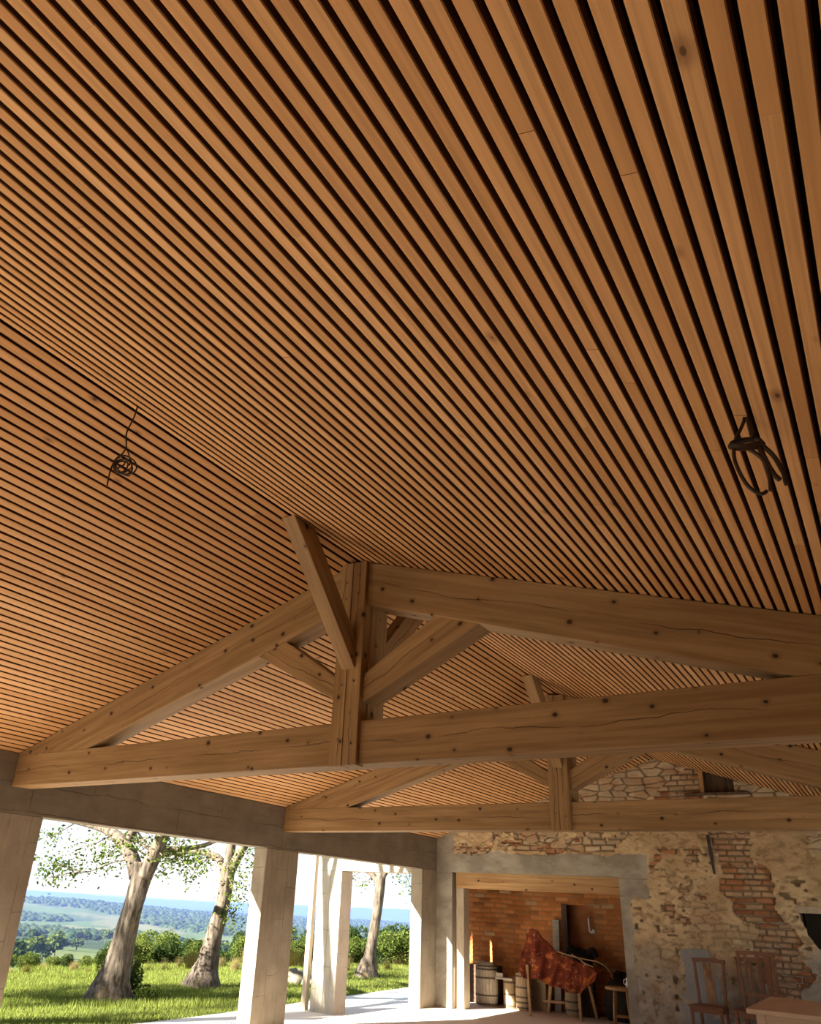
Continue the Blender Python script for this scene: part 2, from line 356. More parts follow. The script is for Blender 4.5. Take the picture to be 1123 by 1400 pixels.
def inpoly(x, z, P):
    r = np.zeros(x.shape, bool); n = len(P)
    for i in range(n):
        (x1, z1), (x2, z2) = P[i], P[(i+1) % n]
        c = ((z1 > z) != (z2 > z)); r ^= c & (x < (x2-x1)*(z-z1)/(z2-z1+1e-12)+x1)
    return r
def lerp(a, b, t): return a*(1-t[..., None])+b*t[..., None]
def A(*c): return np.array(c, float)
def gridmesh(X, Z, keep):
    # faces of a grid whose four corners are kept
    nz, nx = X.shape; id = np.arange(nz*nx).reshape(nz, nx)
    k = keep[:-1, :-1] & keep[1:, :-1] & keep[:-1, 1:] & keep[1:, 1:]
    f = np.stack([id[:-1, :-1][k], id[:-1, 1:][k], id[1:, 1:][k], id[1:, :-1][k]], 1)
    u, inv = np.unique(f, return_inverse=True); return u, inv.reshape(f.shape)
#---PART2---
# ------------------------------------------------------------------ setting: floor, frame, ceiling, roof
def struct(o, label, cat): return tag(o, label, cat, kind='structure')
struct(build('floor', MB().box((XO, YB0-1.5, GZ-0.1), (XR+0.3, 14.3, 0.0)), M['floor']), 'pale concrete floor of the open barn and store room', 'floor')
mb = MB().prism([(XO, ZEV), (XR+.22, ZEV), (XRG, ZRG+.06)], 1, YB0-.3, YB0)
for x0, x1, z0 in ((XO, -5.0, GZ), (-5.0, -3.5, 2.15), (-3.5, XR+.22, GZ)): mb.box((x0, YB0-.3, z0), (x1, YB0, ZEV))
struct(build('wall_south_light_block', mb, concrete_mat('end_wall', (.16, .12, .08), (.22, .17, .12))), 'dark end wall added behind the viewer to cut frontal light, its doorway letting in sun', 'wall')  # unseen wall added to cut frontal light; doorway lets sun onto the floor
struct(build('wall_right_light_block', MB().box((XR+.02, YB0, 0), (XR+.20, 3.75, ZLB)), concrete_mat('side_wall', (.22, .17, .12), (.30, .24, .17))), 'side wall added beside the viewer to cut side light, out of the picture on the right', 'wall')  # unseen wall added to keep side light off the truss fronts
def beam_member(name, x0, x1, y0, y1, z0, z1, mat): return build(name, MB().box((x0, y0, z0), (x1, y1, z1)), mat, bevel=0.008)
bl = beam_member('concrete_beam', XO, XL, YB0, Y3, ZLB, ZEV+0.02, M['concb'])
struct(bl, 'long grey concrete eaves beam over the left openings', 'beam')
br_ = beam_member('concrete_beam', XR, XR+0.22, YB0, Y3, ZLB, 2.56, M['concb'])
struct(br_, 'concrete eaves beam along the far right side, out of the picture', 'beam')
cols = [(3.75, 4.437, 'concrete column at the left edge carrying the near truss'), (7.78, 8.443, 'concrete column between the two open bays under the second truss'),
        (11.86, 12.4, 'concrete corner column where the open side meets the old wall')]
for y0, y1, lab in cols:
    struct(beam_member('concrete_column', XO, XL, y0, y1, GZ, ZLB, M['conc']), lab, 'column')
struct(beam_member('concrete_column', XO, XL, -0.45, 0.25, GZ, ZLB, M['conc']), 'concrete column of the left row behind the viewer', 'column')
for y0 in (-0.45, 3.75, 7.78, 11.86):
    struct(beam_member('concrete_column', XR, XR+0.22, y0, y0+0.66, 0, ZLB, M['conc']), 'concrete column of the right row, out of the picture', 'column')

def ceiling(name, side, pitch_pts, label):
    """Slats run along Y, laid edge to edge up the slope; gaps show the dark felt behind."""
    v = []; f = []
    xr = 1.25 if side > 0 else -7.75
    x = XRG + side*0.012; k = 0; r = random.Random(5+side)
    th = math.atan(SLR if side > 0 else SLL); T = 0.024
    while (x < xr if side > 0 else x > xr):
        p = float(np.interp(x*side, *pitch_pts)); wd = p*0.715
        xa, xb = x, x+side*wd
        za, zb = roofz(xa), roofz(xb); nx, nz = side*math.sin(th)*T, math.cos(th)*T
        y = YB0
        y = YB0 - r.uniform(0, 2.5)
        while y < Y3-0.005:
            ye = y + r.uniform(3.2, 5.2)
            if Y3-ye < 0.7: ye = Y3-0.005
            ys = max(y, YB0)
            if ye > YB0+0.3:
                j = r.uniform(-0.0012, 0.0012); b = len(v); c = 0.003*side
                for yy in (ys+0.0004, ye-0.0004):
                    v += [(xa+c, yy, za+j-c*side*0), (xb-c, yy, zb+j), (xb, yy, zb+j+0.003), (xb+nx, yy, zb+j+nz), (xa+nx, yy, za+j+nz), (xa, yy, za+j+0.003)]
                n = 6
                f += [tuple(b+i for i in range(n)), tuple(b+n+i for i in range(n-1, -1, -1))]
                f += [(b+i, b+(i+1) % n, b+n+(i+1) % n, b+n+i) for i in range(n)]
            y = ye
        x += side*p; k += 1
    mb = MB(); mb.v = v; mb.f = f; mb.n = len(v)
    o = build(name, mb, M['slat']); struct(o, label, 'ceiling')
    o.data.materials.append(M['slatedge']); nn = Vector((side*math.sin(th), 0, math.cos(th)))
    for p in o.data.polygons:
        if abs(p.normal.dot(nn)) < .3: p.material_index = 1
    # the dark lining above the slats
    x0 = XRG; za, zb = roofz(x0), roofz(xr); mb = MB()
    lift = 0.045
    mb.prism([(x0, za+lift), (xr, zb+lift), (xr, zb+lift+0.02), (x0, za+lift+0.02)], 1, YB0, Y3+0.35)
    build('lining', mb, M['felt'], o)
    return o
ceiling('ceiling_right', 1, ([-2.937, -2.2, -1.6, -1.2, -0.6, 0.1], [0.066, 0.066, 0.064, 0.061, 0.055, 0.0525]), 'right slope of the orange cedar slat ceiling')
ceiling('ceiling_left', -1, ([2.937, 3.4, 4.2, 5.0, 5.8], [0.060, 0.062, 0.067, 0.073, 0.078]), 'left slope of the orange cedar slat ceiling')
for sd_, xr in ((1, 1.4), (-1, -7.8)):
    z0, z1 = ZRG, roofz(xr)
    o = build('roof', MB().prism([(XRG, z0+0.07), (xr, z1+0.07), (xr, z1+0.24), (XRG, z0+0.24)], 1, YB0-0.1, Y3+0.5), M['roof'])
    struct(o, 'tiled roof slope above the slats, '+('right' if sd_ > 0 else 'left')+' side', 'roof')

# ------------------------------------------------------------------ the old rubble wall at the back
OX0, OX1, OZ = -6.545, -3.665, 2.085
def masonry_wall():
    h = 0.0125
    xs = np.arange(XL, 1.25, h); zs = np.arange(0, 3.9, h); X, Z = np.meshgrid(xs, zs)
    n1 = fbm(X*2.2, Z*2.2, 5, 1); n2 = fbm(X*7, Z*7, 4, 2); n3 = fbm(X*25, Z*25, 3, 3); n4 = fbm(X*0.9, Z*0.9, 3, 4)
    wx = X+(fbm(X*4, Z*4, 4, 8)-.5)*.30; wz = Z+(fbm(X*4, Z*4, 4, 9)-.5)*.30
    # plaster
    plast = lerp(A(.46, .325, .18), A(.62, .475, .29), ss(.3, .7, n1)); plast = lerp(plast, A(.33, .23, .13), ss(.55, .75, n2)*.6)
    grey = lerp(A(.27, .25, .225), A(.40, .37, .33), ss(.3, .7, n2)); low = ss(1.35, .55, Z+(n1-.5)*1.1+np.where(X > -1.5, -.35, 0)*ss(-1.6, -1.1, X))
    plast = lerp(plast, grey, low*.85)
    hp = 0.022+(n1-.5)*.022+(fbm(X*10, Z*16, 4, 14)-.5)*.030+(n3-.5)*.012; plast = lerp(plast, A(.26, .17, .095), ss(.42, .30, fbm(X*10, Z*16, 4, 14))*.7)
    pits = ss(.79, .87, vn(X*13, Z*18, 12))*ss(.45, .6, n1); hp = hp-pits*.025; plast = lerp(plast, A(.10, .065, .035), pits*.8)
    # stones and bricks below it
    je, sa, sb = bricks(X, Z, .24, .088, .020, .085, 11); je2, s2, _ = stones(X, Z, .26, .10, 0); je = np.where(fbm(X*1.7, Z*1.7, 2, 50) > .52, je2, je); sa = np.where(fbm(X*1.7, Z*1.7, 2, 50) > .52, s2, sa)
    st = lerp(A(.34, .24, .15), A(.60, .49, .34), sa); st = lerp(st, A(.40, .17, .075), (sb > .72)*.75); st = lerp(st, A(.47, .355, .22), .5*np.ones(X.shape)); st = lerp(A(.27, .195, .12), st*(.8+.4*n2[..., None]), je)
    hs = -0.012+je*.026+(n2-.5)*.012
    jb, ba, bb = bricks(X, Z, .235, .078, .016, .012, 0)
    bk = lerp(A(.25, .105, .05), A(.42, .20, .10), ba); bk = lerp(bk, A(.50, .36, .22), (bb > .80)*.8); bk = bk*(.6+.75*n2[..., None]); bk = lerp(bk, st, ss(.52, .60, fbm(X*3.5, Z*4, 3, 33))*.75)
    bk = lerp(A(.20, .135, .08)+0*bk, bk, jb); hb = -0.012+jb*.020+(n2-.5)*.010
    # which is exposed where
    strip = inpoly(wx, wz, [(-2.30, 2.75), (-1.74, 2.75), (-1.70, 2.40), (-1.50, 2.10), (-1.52, 1.80), (-1.28, 1.42), (-1.38, 1.12), (-1.22, .95), (-1.38, .62), (-1.80, .62), (-1.86, 1.25), (-1.84, 1.45), (-2.12, 1.70), (-2.18, 2.05)])
    gbk = inpoly(wx, wz, [(-2.85, 2.95), (-2.30, 2.95), (-2.28, 3.80), (-2.72, 3.62), (-2.95, 3.3)])
    rub = ((Z > 2.45) & (fbm(wx*1.6, wz*1.9, 4, 20) > .61)) | (Z > 3.0)
    rub |= inpoly(wx, wz, [(-2.75, 1.50), (-1.9, 1.50), (-1.8, 1.3), (-2.7, 1.25)])
    rub |= (fbm(wx*2.6, wz*3.2, 4, 21) > .69) & (X > -3.3) & (X < -1.9)
    rub |= inpoly(wx, wz, [(-3.20, 1.25), (-2.92, 1.2), (-2.95, .95), (-3.1, .8), (-3.3, 1.0)])
    for (px, pz, a, b) in ((-2.86, 2.49, .17, .05), (-2.58, 2.45, .10, .06), (-3.05, 2.36, .12, .07), (-2.72, 1.95, .12, .07), (-2.48, 1.84, .08, .05), (-2.9, 1.68, .11, .08), (-2.75, 1.56, .09, .06), (-3.02, 1.36, .10, .05),
                           (-5.95, 2.52, .20, .06), (-5.45, 2.55, .22, .06), (-6.25, 2.44, .2, .04), (-4.75, 2.56, .14, .07), (-4.6, 2.47, .15, .06), (-4.85, 2.48, .08, .05), (-4.3, 2.58, .1, .04), (-6.6, 2.42, .15, .04), (-4.55, 2.36, .05, .03), (-6.1, 2.38, .035, .03)):
        strip |= ((wx-px)/a)**2+((wz-pz)/b)**2 < .8
    soft = rub & (Z < 2.3); st = np.where(soft[..., None], lerp(plast, st, .45*np.ones(X.shape)), st); hs = np.where(soft, hs*.7+.012, hs)
    plm = ~(strip | gbk | rub)
    col = np.where(plm[..., None], plast, np.where((strip | gbk)[..., None], bk, st)); H = np.where(plm, hp, np.where(strip | gbk, hb, hs))
    # concrete lintel and pad at the opening, and a smooth grey patch low on the wall
    edge = (n1-.5)*.10+(n2-.5)*.05
    con = (Z > 2.06) & (Z < 2.405+edge) & (X < -3.22+edge*.6)
    con |= (X > OX1-.05) & (X < -3.225+edge) & (Z > 1.78+edge) & (Z < 2.42)
    con |= (X > OX1-.1) & (X < OX1+.16+edge*1.6) & (Z < 1.8)
    con |= (X < OX0+.02)
    cc = lerp(A(.27, .24, .195), A(.40, .365, .30), ss(.3, .7, fbm(X*3, Z*5, 5, 30))); cc = lerp(cc, A(.16, .14, .12), (np.abs(Z-2.06) < .008)*.6)
    col = np.where(con[..., None], cc, col); H = np.where(con, .022+(n2-.5)*.008+(n3-.5)*.004, H)
    pat = ((np.abs(wx+2.64) < .235) & (Z < 1.17-((X+2.62)/.25)**2*.04) & (Z > .2)) & (n2 < .66)
    col = np.where(pat[..., None], lerp(A(.25, .255, .26), A(.33, .335, .34), ss(.3, .7, n1)), col); H = np.where(pat, .026+(n2-.5)*.004, H)
    # openings
    top = np.where(X < XRG, ZRG-SLL*(XRG-X), ZRG-SLR*(X-XRG))+.05
    keep = (Z < top) & ~((X > OX0) & (X < OX1) & (Z < OZ)) & ~((X > -2.31) & (X < -1.84) & (Z > 3.30) & (Z < 3.74))
    hole = inpoly(X+(n2-.5)*.06, Z+(n1-.5)*.06, [(-1.27, 1.74), (-.55, 1.74), (-.6, 1.2), (-.85, 1.12), (-1.08, 1.28), (-1.2, 1.45)])
    keep &= ~hole
    u, f = gridmesh(X, Z, keep)
    V = np.stack([X.ravel()[u], Y3-H.ravel()[u], Z.ravel()[u]], 1)
    # body of the wall behind the face, with plain reveals
    mb = MB(); y0, y1 = Y3+.012, Y3+.36
    mb.box((XO, y0, GZ), (OX0, y1, 2.45)); mb.box((OX0, y0, OZ), (OX1, y1, 2.6)); mb.box((OX1, y0, 0), (-1.30, y1, 2.6)); mb.box((-1.30, y0, 0), (-.5, y1, 1.10)); mb.box((-.5, y0, 0), (1.25, y1, 2.6)); mb.box((-1.3, y0, 1.76), (-.5, y1, 2.6)); mb.box((-1.4, y1+.6, 1.0), (-.4, y1+.7, 1.85)).box((-1.4, y1, 1.0), (-1.3, y1+.6, 1.85)).box((-.5, y1, 1.0), (-.4, y1+.6, 1.85)).box((-1.3, y1, 1.0), (-.5, y1+.6, 1.1)).box((-1.3, y1, 1.76), (-.5, y1+.6, 1.85))
    rz = lambda x: roofz(x)+.05
    mb.prism([(-6.9, 2.6), (XRG, 2.6), (XRG, rz(XRG)), (-6.9, rz(-6.9))], 1, y0, y1); mb.prism([(XRG, 2.6), (-2.32, 2.6), (-2.32, rz(-2.32)), (XRG, rz(XRG))], 1, y0, y1)
    mb.prism([(-1.83, 2.6), (1.1, 2.6), (1.1, max(2.61, rz(1.1))), (-1.83, rz(-1.83))], 1, y0, y1)
    mb.prism([(-2.32, 2.6), (-1.83, 2.6), (-1.83, 3.30), (-2.32, 3.30)], 1, y0, y1)
    nb = len(V); me_v = np.concatenate([V, np.array(mb.v)]); me_f = np.concatenate([f, np.array(mb.f)+nb])
    C3 = np.concatenate([col.reshape(-1, 3)[u], np.tile(A(.33, .28, .21), (len(mb.v), 1))])
    o = npmesh('wall_back', me_v, me_f, M['wall'], col=C3)
    return o
wb = masonry_wall(); struct(wb, 'old rubble and brick wall with flaking tan plaster at the back', 'wall')
# concrete pilaster return and the timber lining of the opening
d1 = empty('door_1', (-5.1, Y3+.2, 0)); struct(d1, 'wide open doorway into the brick store room, timber lined', 'doorway')
off = d1.location
o = member('timber_lintel', [(OX0+.02, 1.835), (OX1+.005, 1.835), (OX1+.005, OZ), (OX0+.02, OZ)], Y3+.05, Y3+.30, (OX0, 1.95), (OX1, 1.95), M['lintel'], d1, off)
tb = build('timber_post', MB().box((-.075, -.11, -1.0), (.075, .11, .918)), M['post'], d1, bevel=.006); tb.location = Vector((OX0+.085, Y3+.19, .92))-off; tb.scale = (1, 1, .998)

# gable window hatch
wn = empty('window_1', (-2.08, Y3+.05, 3.3)); struct(wn, 'small gable window closed by dark weathered shutter boards', 'window'); off = wn.location
def at(o, off): o.location = Vector(o.location)-Vector(off); return o
rzz = lambda x: roofz(x)+.03
at(build('shutter', (lambda mb: [mb.prism([(a, 3.31), (b, 3.31), (b, rzz(b)), (a, rzz(a))], 1, Y3+.08+(k%2)*.008, Y3+.11+(k%2)*.008) for k, (a, b) in enumerate(((-2.26, -2.149), (-2.15, -2.059), (-2.06, -1.949), (-1.95, -1.83)))] and mb)(MB()), M['oldboard'], wn), off)
at(build('frame_post', MB().prism([(-2.31, 3.30), (-2.25, 3.30), (-2.25, rzz(-2.25)), (-2.31, rzz(-2.31))], 1, Y3-.02, Y3+.12), M['stool'], wn, bevel=.004), off)
at(build('window_sill', MB().box((-2.53, Y3-.09, 3.268), (-1.63, Y3+.10, 3.30)), M['oldboard'], wn, bevel=.004), off)
# broken hole with an old wooden lintel
hl = build('hole_lintel', MB().prism([(-1.30, 1.70), (-.5, 1.705), (-.5, 1.80), (-1.27, 1.79), (-1.31, 1.76)], 1, Y3-.035, Y3+.2), M['post'], bevel=.01)
tag(hl, 'short old wooden lintel over the broken hole at the right end of the wall', 'lintel', kind='structure')

# ------------------------------------------------------------------ store room behind the doorway
BY = 14.0
def brick_wall(name, axis, c, a0, a1, z1, holes, label, sd=0):
    h = 0.016; us = np.arange(a0, a1+h, h); zs = np.arange(0, z1+h, h); U, Z = np.meshgrid(us, zs)
    n2 = fbm(U*7, Z*7, 4, 42+sd); n1 = fbm(U*1.3, Z*1.3, 3, 43+sd)
    j, ba, bb = bricks(U, Z, .235, .082, .013, .010, 3+sd)
    bk = lerp(A(.42, .135, .035), A(.60, .235, .075), ba); bk = lerp(bk, A(.52, .34, .19), (bb > .93)*.8); bk = lerp(bk, A(.26, .10, .035), (bb < .10)*.7); bk = bk*(.8+.4*n2[..., None])
    bk = lerp(bk, A(.38, .22, .11), ss(.55, .75, n1)*.4)
    col = lerp(A(.34, .17, .07)+0*bk, bk, j); H = j*.010+(n2-.5)*.006
    keep = np.ones(U.shape, bool)
    for (p, q, r, s) in holes: keep &= ~((U > p) & (U < q) & (Z > r) & (Z < s))
    u, f = gridmesh(U, Z, keep); u0, z0, h0 = U.ravel()[u], Z.ravel()[u], H.ravel()[u]
    V = np.stack([u0, c-h0, z0], 1) if axis == 'Y' else np.stack([c+h0*(1 if axis == 'X+' else -1), u0, z0], 1)
    return struct(npmesh(name, V, f, M['brick'], col=col.reshape(-1, 3)[u]), label, 'wall')
ROOMX0, ROOMX1, ROOMZ = -7.16, -2.9, 2.45
NX0, NX1, NZ0, NZ1 = -5.14, -4.62, 0.62, 1.675
bw = brick_wall('wall_north', 'Y', BY, ROOMX0, ROOMX1, ROOMZ, [(NX0, NX1, NZ0, NZ1)], 'orange brick back wall of the store room')
brick_wall('wall_west', 'X+', ROOMX0, Y3+.3, BY, ROOMZ, [(12.95, 13.93, 0.0, 2.0)], 'orange brick side wall of the store room with an opening to the light', 2)
brick_wall('wall_east', 'X-', ROOMX1, Y3+.3, BY, ROOMZ, [], 'brick side wall of the store room hidden on the right', 4)
mb = MB().box((ROOMX0-.25, BY+.02, 0), (NX0, BY+.3, ROOMZ)).box((NX1, BY+.02, 0), (ROOMX1+.25, BY+.3, ROOMZ)).box((NX0, BY+.02, 0), (NX1, BY+.3, NZ0)).box((NX0, BY+.02, NZ1), (NX1, BY+.3, ROOMZ)).box((NX0, BY+.22, NZ0), (NX1, BY+.3, NZ1))
mb.box((ROOMX0-.25, Y3+.36, 2.0), (ROOMX0-.01, BY+.02, ROOMZ)).box((ROOMX0-.25, Y3+.36, GZ), (ROOMX0-.01, 12.95, 2.0)).box((ROOMX0-.25, 13.93, GZ), (ROOMX0-.01, BY+.02, 2.0)).box((ROOMX1+.01, Y3+.36, 0), (ROOMX1+.25, BY+.02, ROOMZ))
struct(build('wall_core', mb, M['wall'] if False else simple('brick_core', (.30, .11, .04), (.42, .17, .07), 8, .9)), 'thickness of the store room brick walls and its blind niche', 'wall')
struct(build('ceiling_room', MB().box((ROOMX0-.25, Y3+.36, ROOMZ), (ROOMX1+.25, BY+.3, ROOMZ+.15)), M['oldboard']), 'dark board ceiling of the store room', 'ceiling')
#---PART3---
# ------------------------------------------------------------------ roof trusses
def truss(y, label):
    t = empty('roof_truss', (XRG, y, ZTB)); tag(t, label, 'roof truss', 'timber trusses under the slat ceiling', 'thing'); off = t.location; T = M['timber']
    y0, y1 = y, y+.20; d = .3415
    xR = XR-.003; xL = XL+.003
    member('tie_beam', [(xL, ZTB), (xR, ZTB), (xR, ZTT), (xL, ZTT)], y0, y1, (xL, ZTB+.145), (xR, ZTB+.145), T, t, off)
    zl = lambda x, k=0: ZRG-.004-SLL*(XRG-x)-k
    zr = lambda x, k=0: ZRG-.004-SLR*(x-XRG)-k
    xk = .105
    # rafters: foot cut on the tie beam, head against the king post
    xa = XRG-(ZRG-.004-d-ZTT)/SLL; xl0 = XRG-(ZRG-.004-ZTT)/SLL
    member('rafter', [(xl0, ZTT-.001), (xa, ZTT-.001), (XRG-xk+.01, zl(XRG-xk+.01, d)), (XRG-xk+.01, zl(XRG-xk+.01))], y0+.002, y1-.012, (-6.5, zl(-6.5, d/2)), (XRG, zl(XRG, d/2)), T, t, off)
    xb = XRG+(ZRG-.004-d-ZTT)/SLR; xr0 = XRG+(ZRG-.004-ZTT)/SLR
    member('rafter', [(XRG+xk-.01, zr(XRG+xk-.01)), (XRG+xk-.01, zr(XRG+xk-.01, d)), (xb, ZTT-.001), (xr0, ZTT-.001)], y0+.002, y1-.012, (XRG, zr(XRG, d/2)), (.8, zr(.8, d/2)), T, t, off)
    # king post: two planks proud at the front, a core behind
    ka, kb, km = XRG-.118, XRG+.105, XRG-.012; kz = ZRG-.03
    vert = lambda name, x0, x1, a, b, z0, z1: at(rot_up(build(name, MB().box((-(z1-z0)/2, -(b-a)/2, -(x1-x0)/2), ((z1-z0)/2, (b-a)/2, (x1-x0)/2)), T, t, bevel=.005), ((x0+x1)/2, (a+b)/2, (z0+z1)/2)), off)
    k0 = vert('king_post', XRG-.10, XRG+.115, y0+.06, y1+.06, ZTB+.01, kz-.02)
    pa = vert('king_post_plank', ka, km-.001, y0-.04, y0+.06, ZTB-.012, kz); pb = vert('king_post_plank', km+.001, kb, y0-.036, y0+.058, ZTB-.010, kz-.004)
    # raking struts from the king post to the rafters
    member('strut', [(-3.87, 3.225), (-3.03, 2.765), (-3.03, 2.925), (-3.52, 3.262), (-3.60, 3.31)], y0+.02, y1-.03, (-3.70, 3.22), (-3.03, 2.845), T, t, off)
    member('strut', [(-1.935, 3.19), (-2.845, 2.745), (-2.845, 2.945), (-2.26, 3.30), (-2.18, 3.33)], y0+.005, y1-.005, (-2.1, 3.24), (-2.845, 2.845), T, t, off)
    # braces to the ridge, one forward and one back
    member_yz('ridge_brace', [(y-.035, 2.985), (y-.035, 3.20), (y-.60, 3.83), (y-.83, 3.83)], XRG-.06, XRG+.055, (y-.036, 3.09), (y-.72, 3.83), T, t, off)
    member_yz('ridge_brace', [(y+.265, 2.985), (y+.265, 3.20), (y+.83, 3.83), (y+1.06, 3.83)], XRG-.06, XRG+.055, (y+.266, 3.09), (y+.95, 3.83), T, t, off)
    # pegs in the king post head and foot
    for px, pz in ((-.06, 3.66), (.05, 3.70), (-.06, 3.53), (.045, 3.56), (-.05, 2.88), (.05, 2.90), (-.05, 2.50), (.055, 2.47)):
        q = build('peg', MB().tube([(0, 0, 0), (0, .02, 0)], .009, 10), M['darkwood'], t); q.location = Vector((XRG+px, y-.0455, pz))-off; q.parent = pa if px < 0 else pb; q.matrix_parent_inverse = q.parent.matrix_basis.inverted()
def rot_up(o, c):
    o.rotation_euler = Matrix(((0, 0, 1), (0, 1, 0), (-1, 0, 0))).transposed().to_euler() if False else (0, -math.pi/2, 0)
    o.location = c; return o
truss(Y1, 'nearest spruce roof truss with king post, spanning the whole picture below the ceiling')
truss(Y2, 'smaller looking farther roof truss, seen below and behind the nearest one')

# ------------------------------------------------------------------ loose cables hanging from the ceiling
def ring(c, r, ax, ay, n=20, turns=1.0, wob=0.1, sd=1):
    rr = random.Random(sd); ph = rr.uniform(0, 6)
    out = []
    for i in range(int(n*turns)+1):
        t = ph+2*math.pi*i/n; q = r*(1+wob*math.sin(2.3*t+sd)); out.append(Vector(c)+Vector(ax)*(q*math.cos(t))+Vector(ay)*(q*math.sin(t)))
    return out
def spline(pts, n=6):
    P = [Vector(p) for p in pts]; out = []
    for i in range(len(P)-1):
        a, b, c, d = P[max(i-1, 0)], P[i], P[i+1], P[min(i+2, len(P)-1)]
        for k in range(n):
            t = k/n; out.append(.5*((2*b)+(c-a)*t+(2*a-5*b+4*c-d)*t*t+(3*b-a-3*c+d)*t**3))
    return out+[P[-1]]
ux, uy = Vector((.825, .56, 0)), Vector((0, 0, 1))     # the plane the loops hang in
cab = empty('hanging_cable', (-2.875, 1.86, 3.80)); tag(cab, 'thin dark cable end with a small knotted coil hanging by the ridge on the left', 'cable', 'loose cables hanging from the ceiling', 'thing')
c0 = Vector((0, 0, 0)); k = Vector((-.005, .005, -.335))
build('cable_drop', MB().tube(spline([c0+Vector((.01, 0, .045)), c0+Vector((0, 0, -.04)), c0+Vector((-.02, -.01, -.14)), c0+Vector((-.012, 0, -.23)), k+ux*(-.035)+uy*.04]), .0042, 8).tube(spline([c0+Vector((-.012, 0, -.22)), k+ux*.02+uy*.05, k+ux*.03]), .0036, 8), M['cable'], cab, True)
cb = MB()
for i, (r, sx, sz) in enumerate(((.052, .01, 0), (.045, .0, -.008), (.05, -.005, .004), (.034, -.01, -.01), (.024, -.022, .004))): cb.tube(ring(k+ux*sx+uy*sz, r, ux, uy+Vector((0, .15*i-.3, 0)), sd=i), .0042, 7)
build('cable_coil', cb, M['cable'], cab, True)
build('cable_tail', MB().tube(spline([k+ux*-.05+uy*.03, k+ux*-.062+uy*-.04, k+ux*-.06+uy*-.13]), [.005]*6+[.004]*6+[.002], 7), M['cable'], cab, True)
cab = empty('hanging_cable', (-.135, 2.17, 2.905)); tag(cab, 'thick brown cable knotted into long loops hanging from the slats on the right', 'cable', 'loose cables hanging from the ceiling', 'thing')
k = Vector((-.005, 0, -.055)); uu = Vector((0, 0, 1))
ux = Vector((.95, .3, 0))
build('cable_drop', MB().tube(spline([Vector((.005, 0, .06)), Vector((.0, 0, .02)), k+ux*-.028+uu*.014]), .0055, 8).tube(spline([Vector((.01, 0, .06)), Vector((.012, 0, .015)), k+ux*.02+uu*.015]), .007, 8), M['cable'], cab, True)
cb = MB()
for i in range(3): cb.tube(ring(k+Vector((0, .004*i, -.003*i)), 1, ux*(.040+.003*i), uu*(.019+.002*i)+Vector((0, .012, 0)), sd=1, wob=.06), .0058, 8)
build('cable_knot', cb, M['cable'], cab, True)
lp = MB()
lp.tube(spline([k+ux*-.036+uu*-.01, k+ux*-.040+uu*-.07, k+ux*-.020+uu*-.15, k+ux*.010+uu*-.185, k+ux*.03+uu*-.178]), .0058, 8)
lp.tube(spline([k+ux*-.008+uu*-.015, k+ux*.028+uu*-.055, k+ux*.045+uu*-.10, k+ux*.040+uu*-.178]), .0060, 8)
lp.tube(spline([k+ux*.03+uu*-.01, k+ux*.045+uu*-.08, k+ux*.058+uu*-.125, k+ux*.07+uu*-.145]), .0075, 8)
lp.tube(spline([k+ux*.036+uu*-.008, k+ux*.066+uu*-.06, k+ux*.082+uu*-.12, k+ux*.082+uu*-.165]), [.007]*12+[.006]*5+[.004]*2, 8)
build('cable_loop', lp, M['cable'], cab, True)

# ------------------------------------------------------------------ iron bar on the wall
ib = build('iron_bar', MB().prism([(-2.30, 2.70), (-2.265, 2.70), (-2.245, 2.45), (-2.25, 2.16), (-2.268, 2.16), (-2.29, 2.42)], 1, Y3-.085, Y3-.025), M['iron'], bevel=.004)
tag(ib, 'dark tapering iron bar fixed high on the flaking wall', 'iron bar', kind='thing')
for z in (2.62, 2.28):
    build('bracket', MB().box((-2.285, Y3-.04, z), (-2.26, Y3+.03, z+.03)), M['iron'], ib)

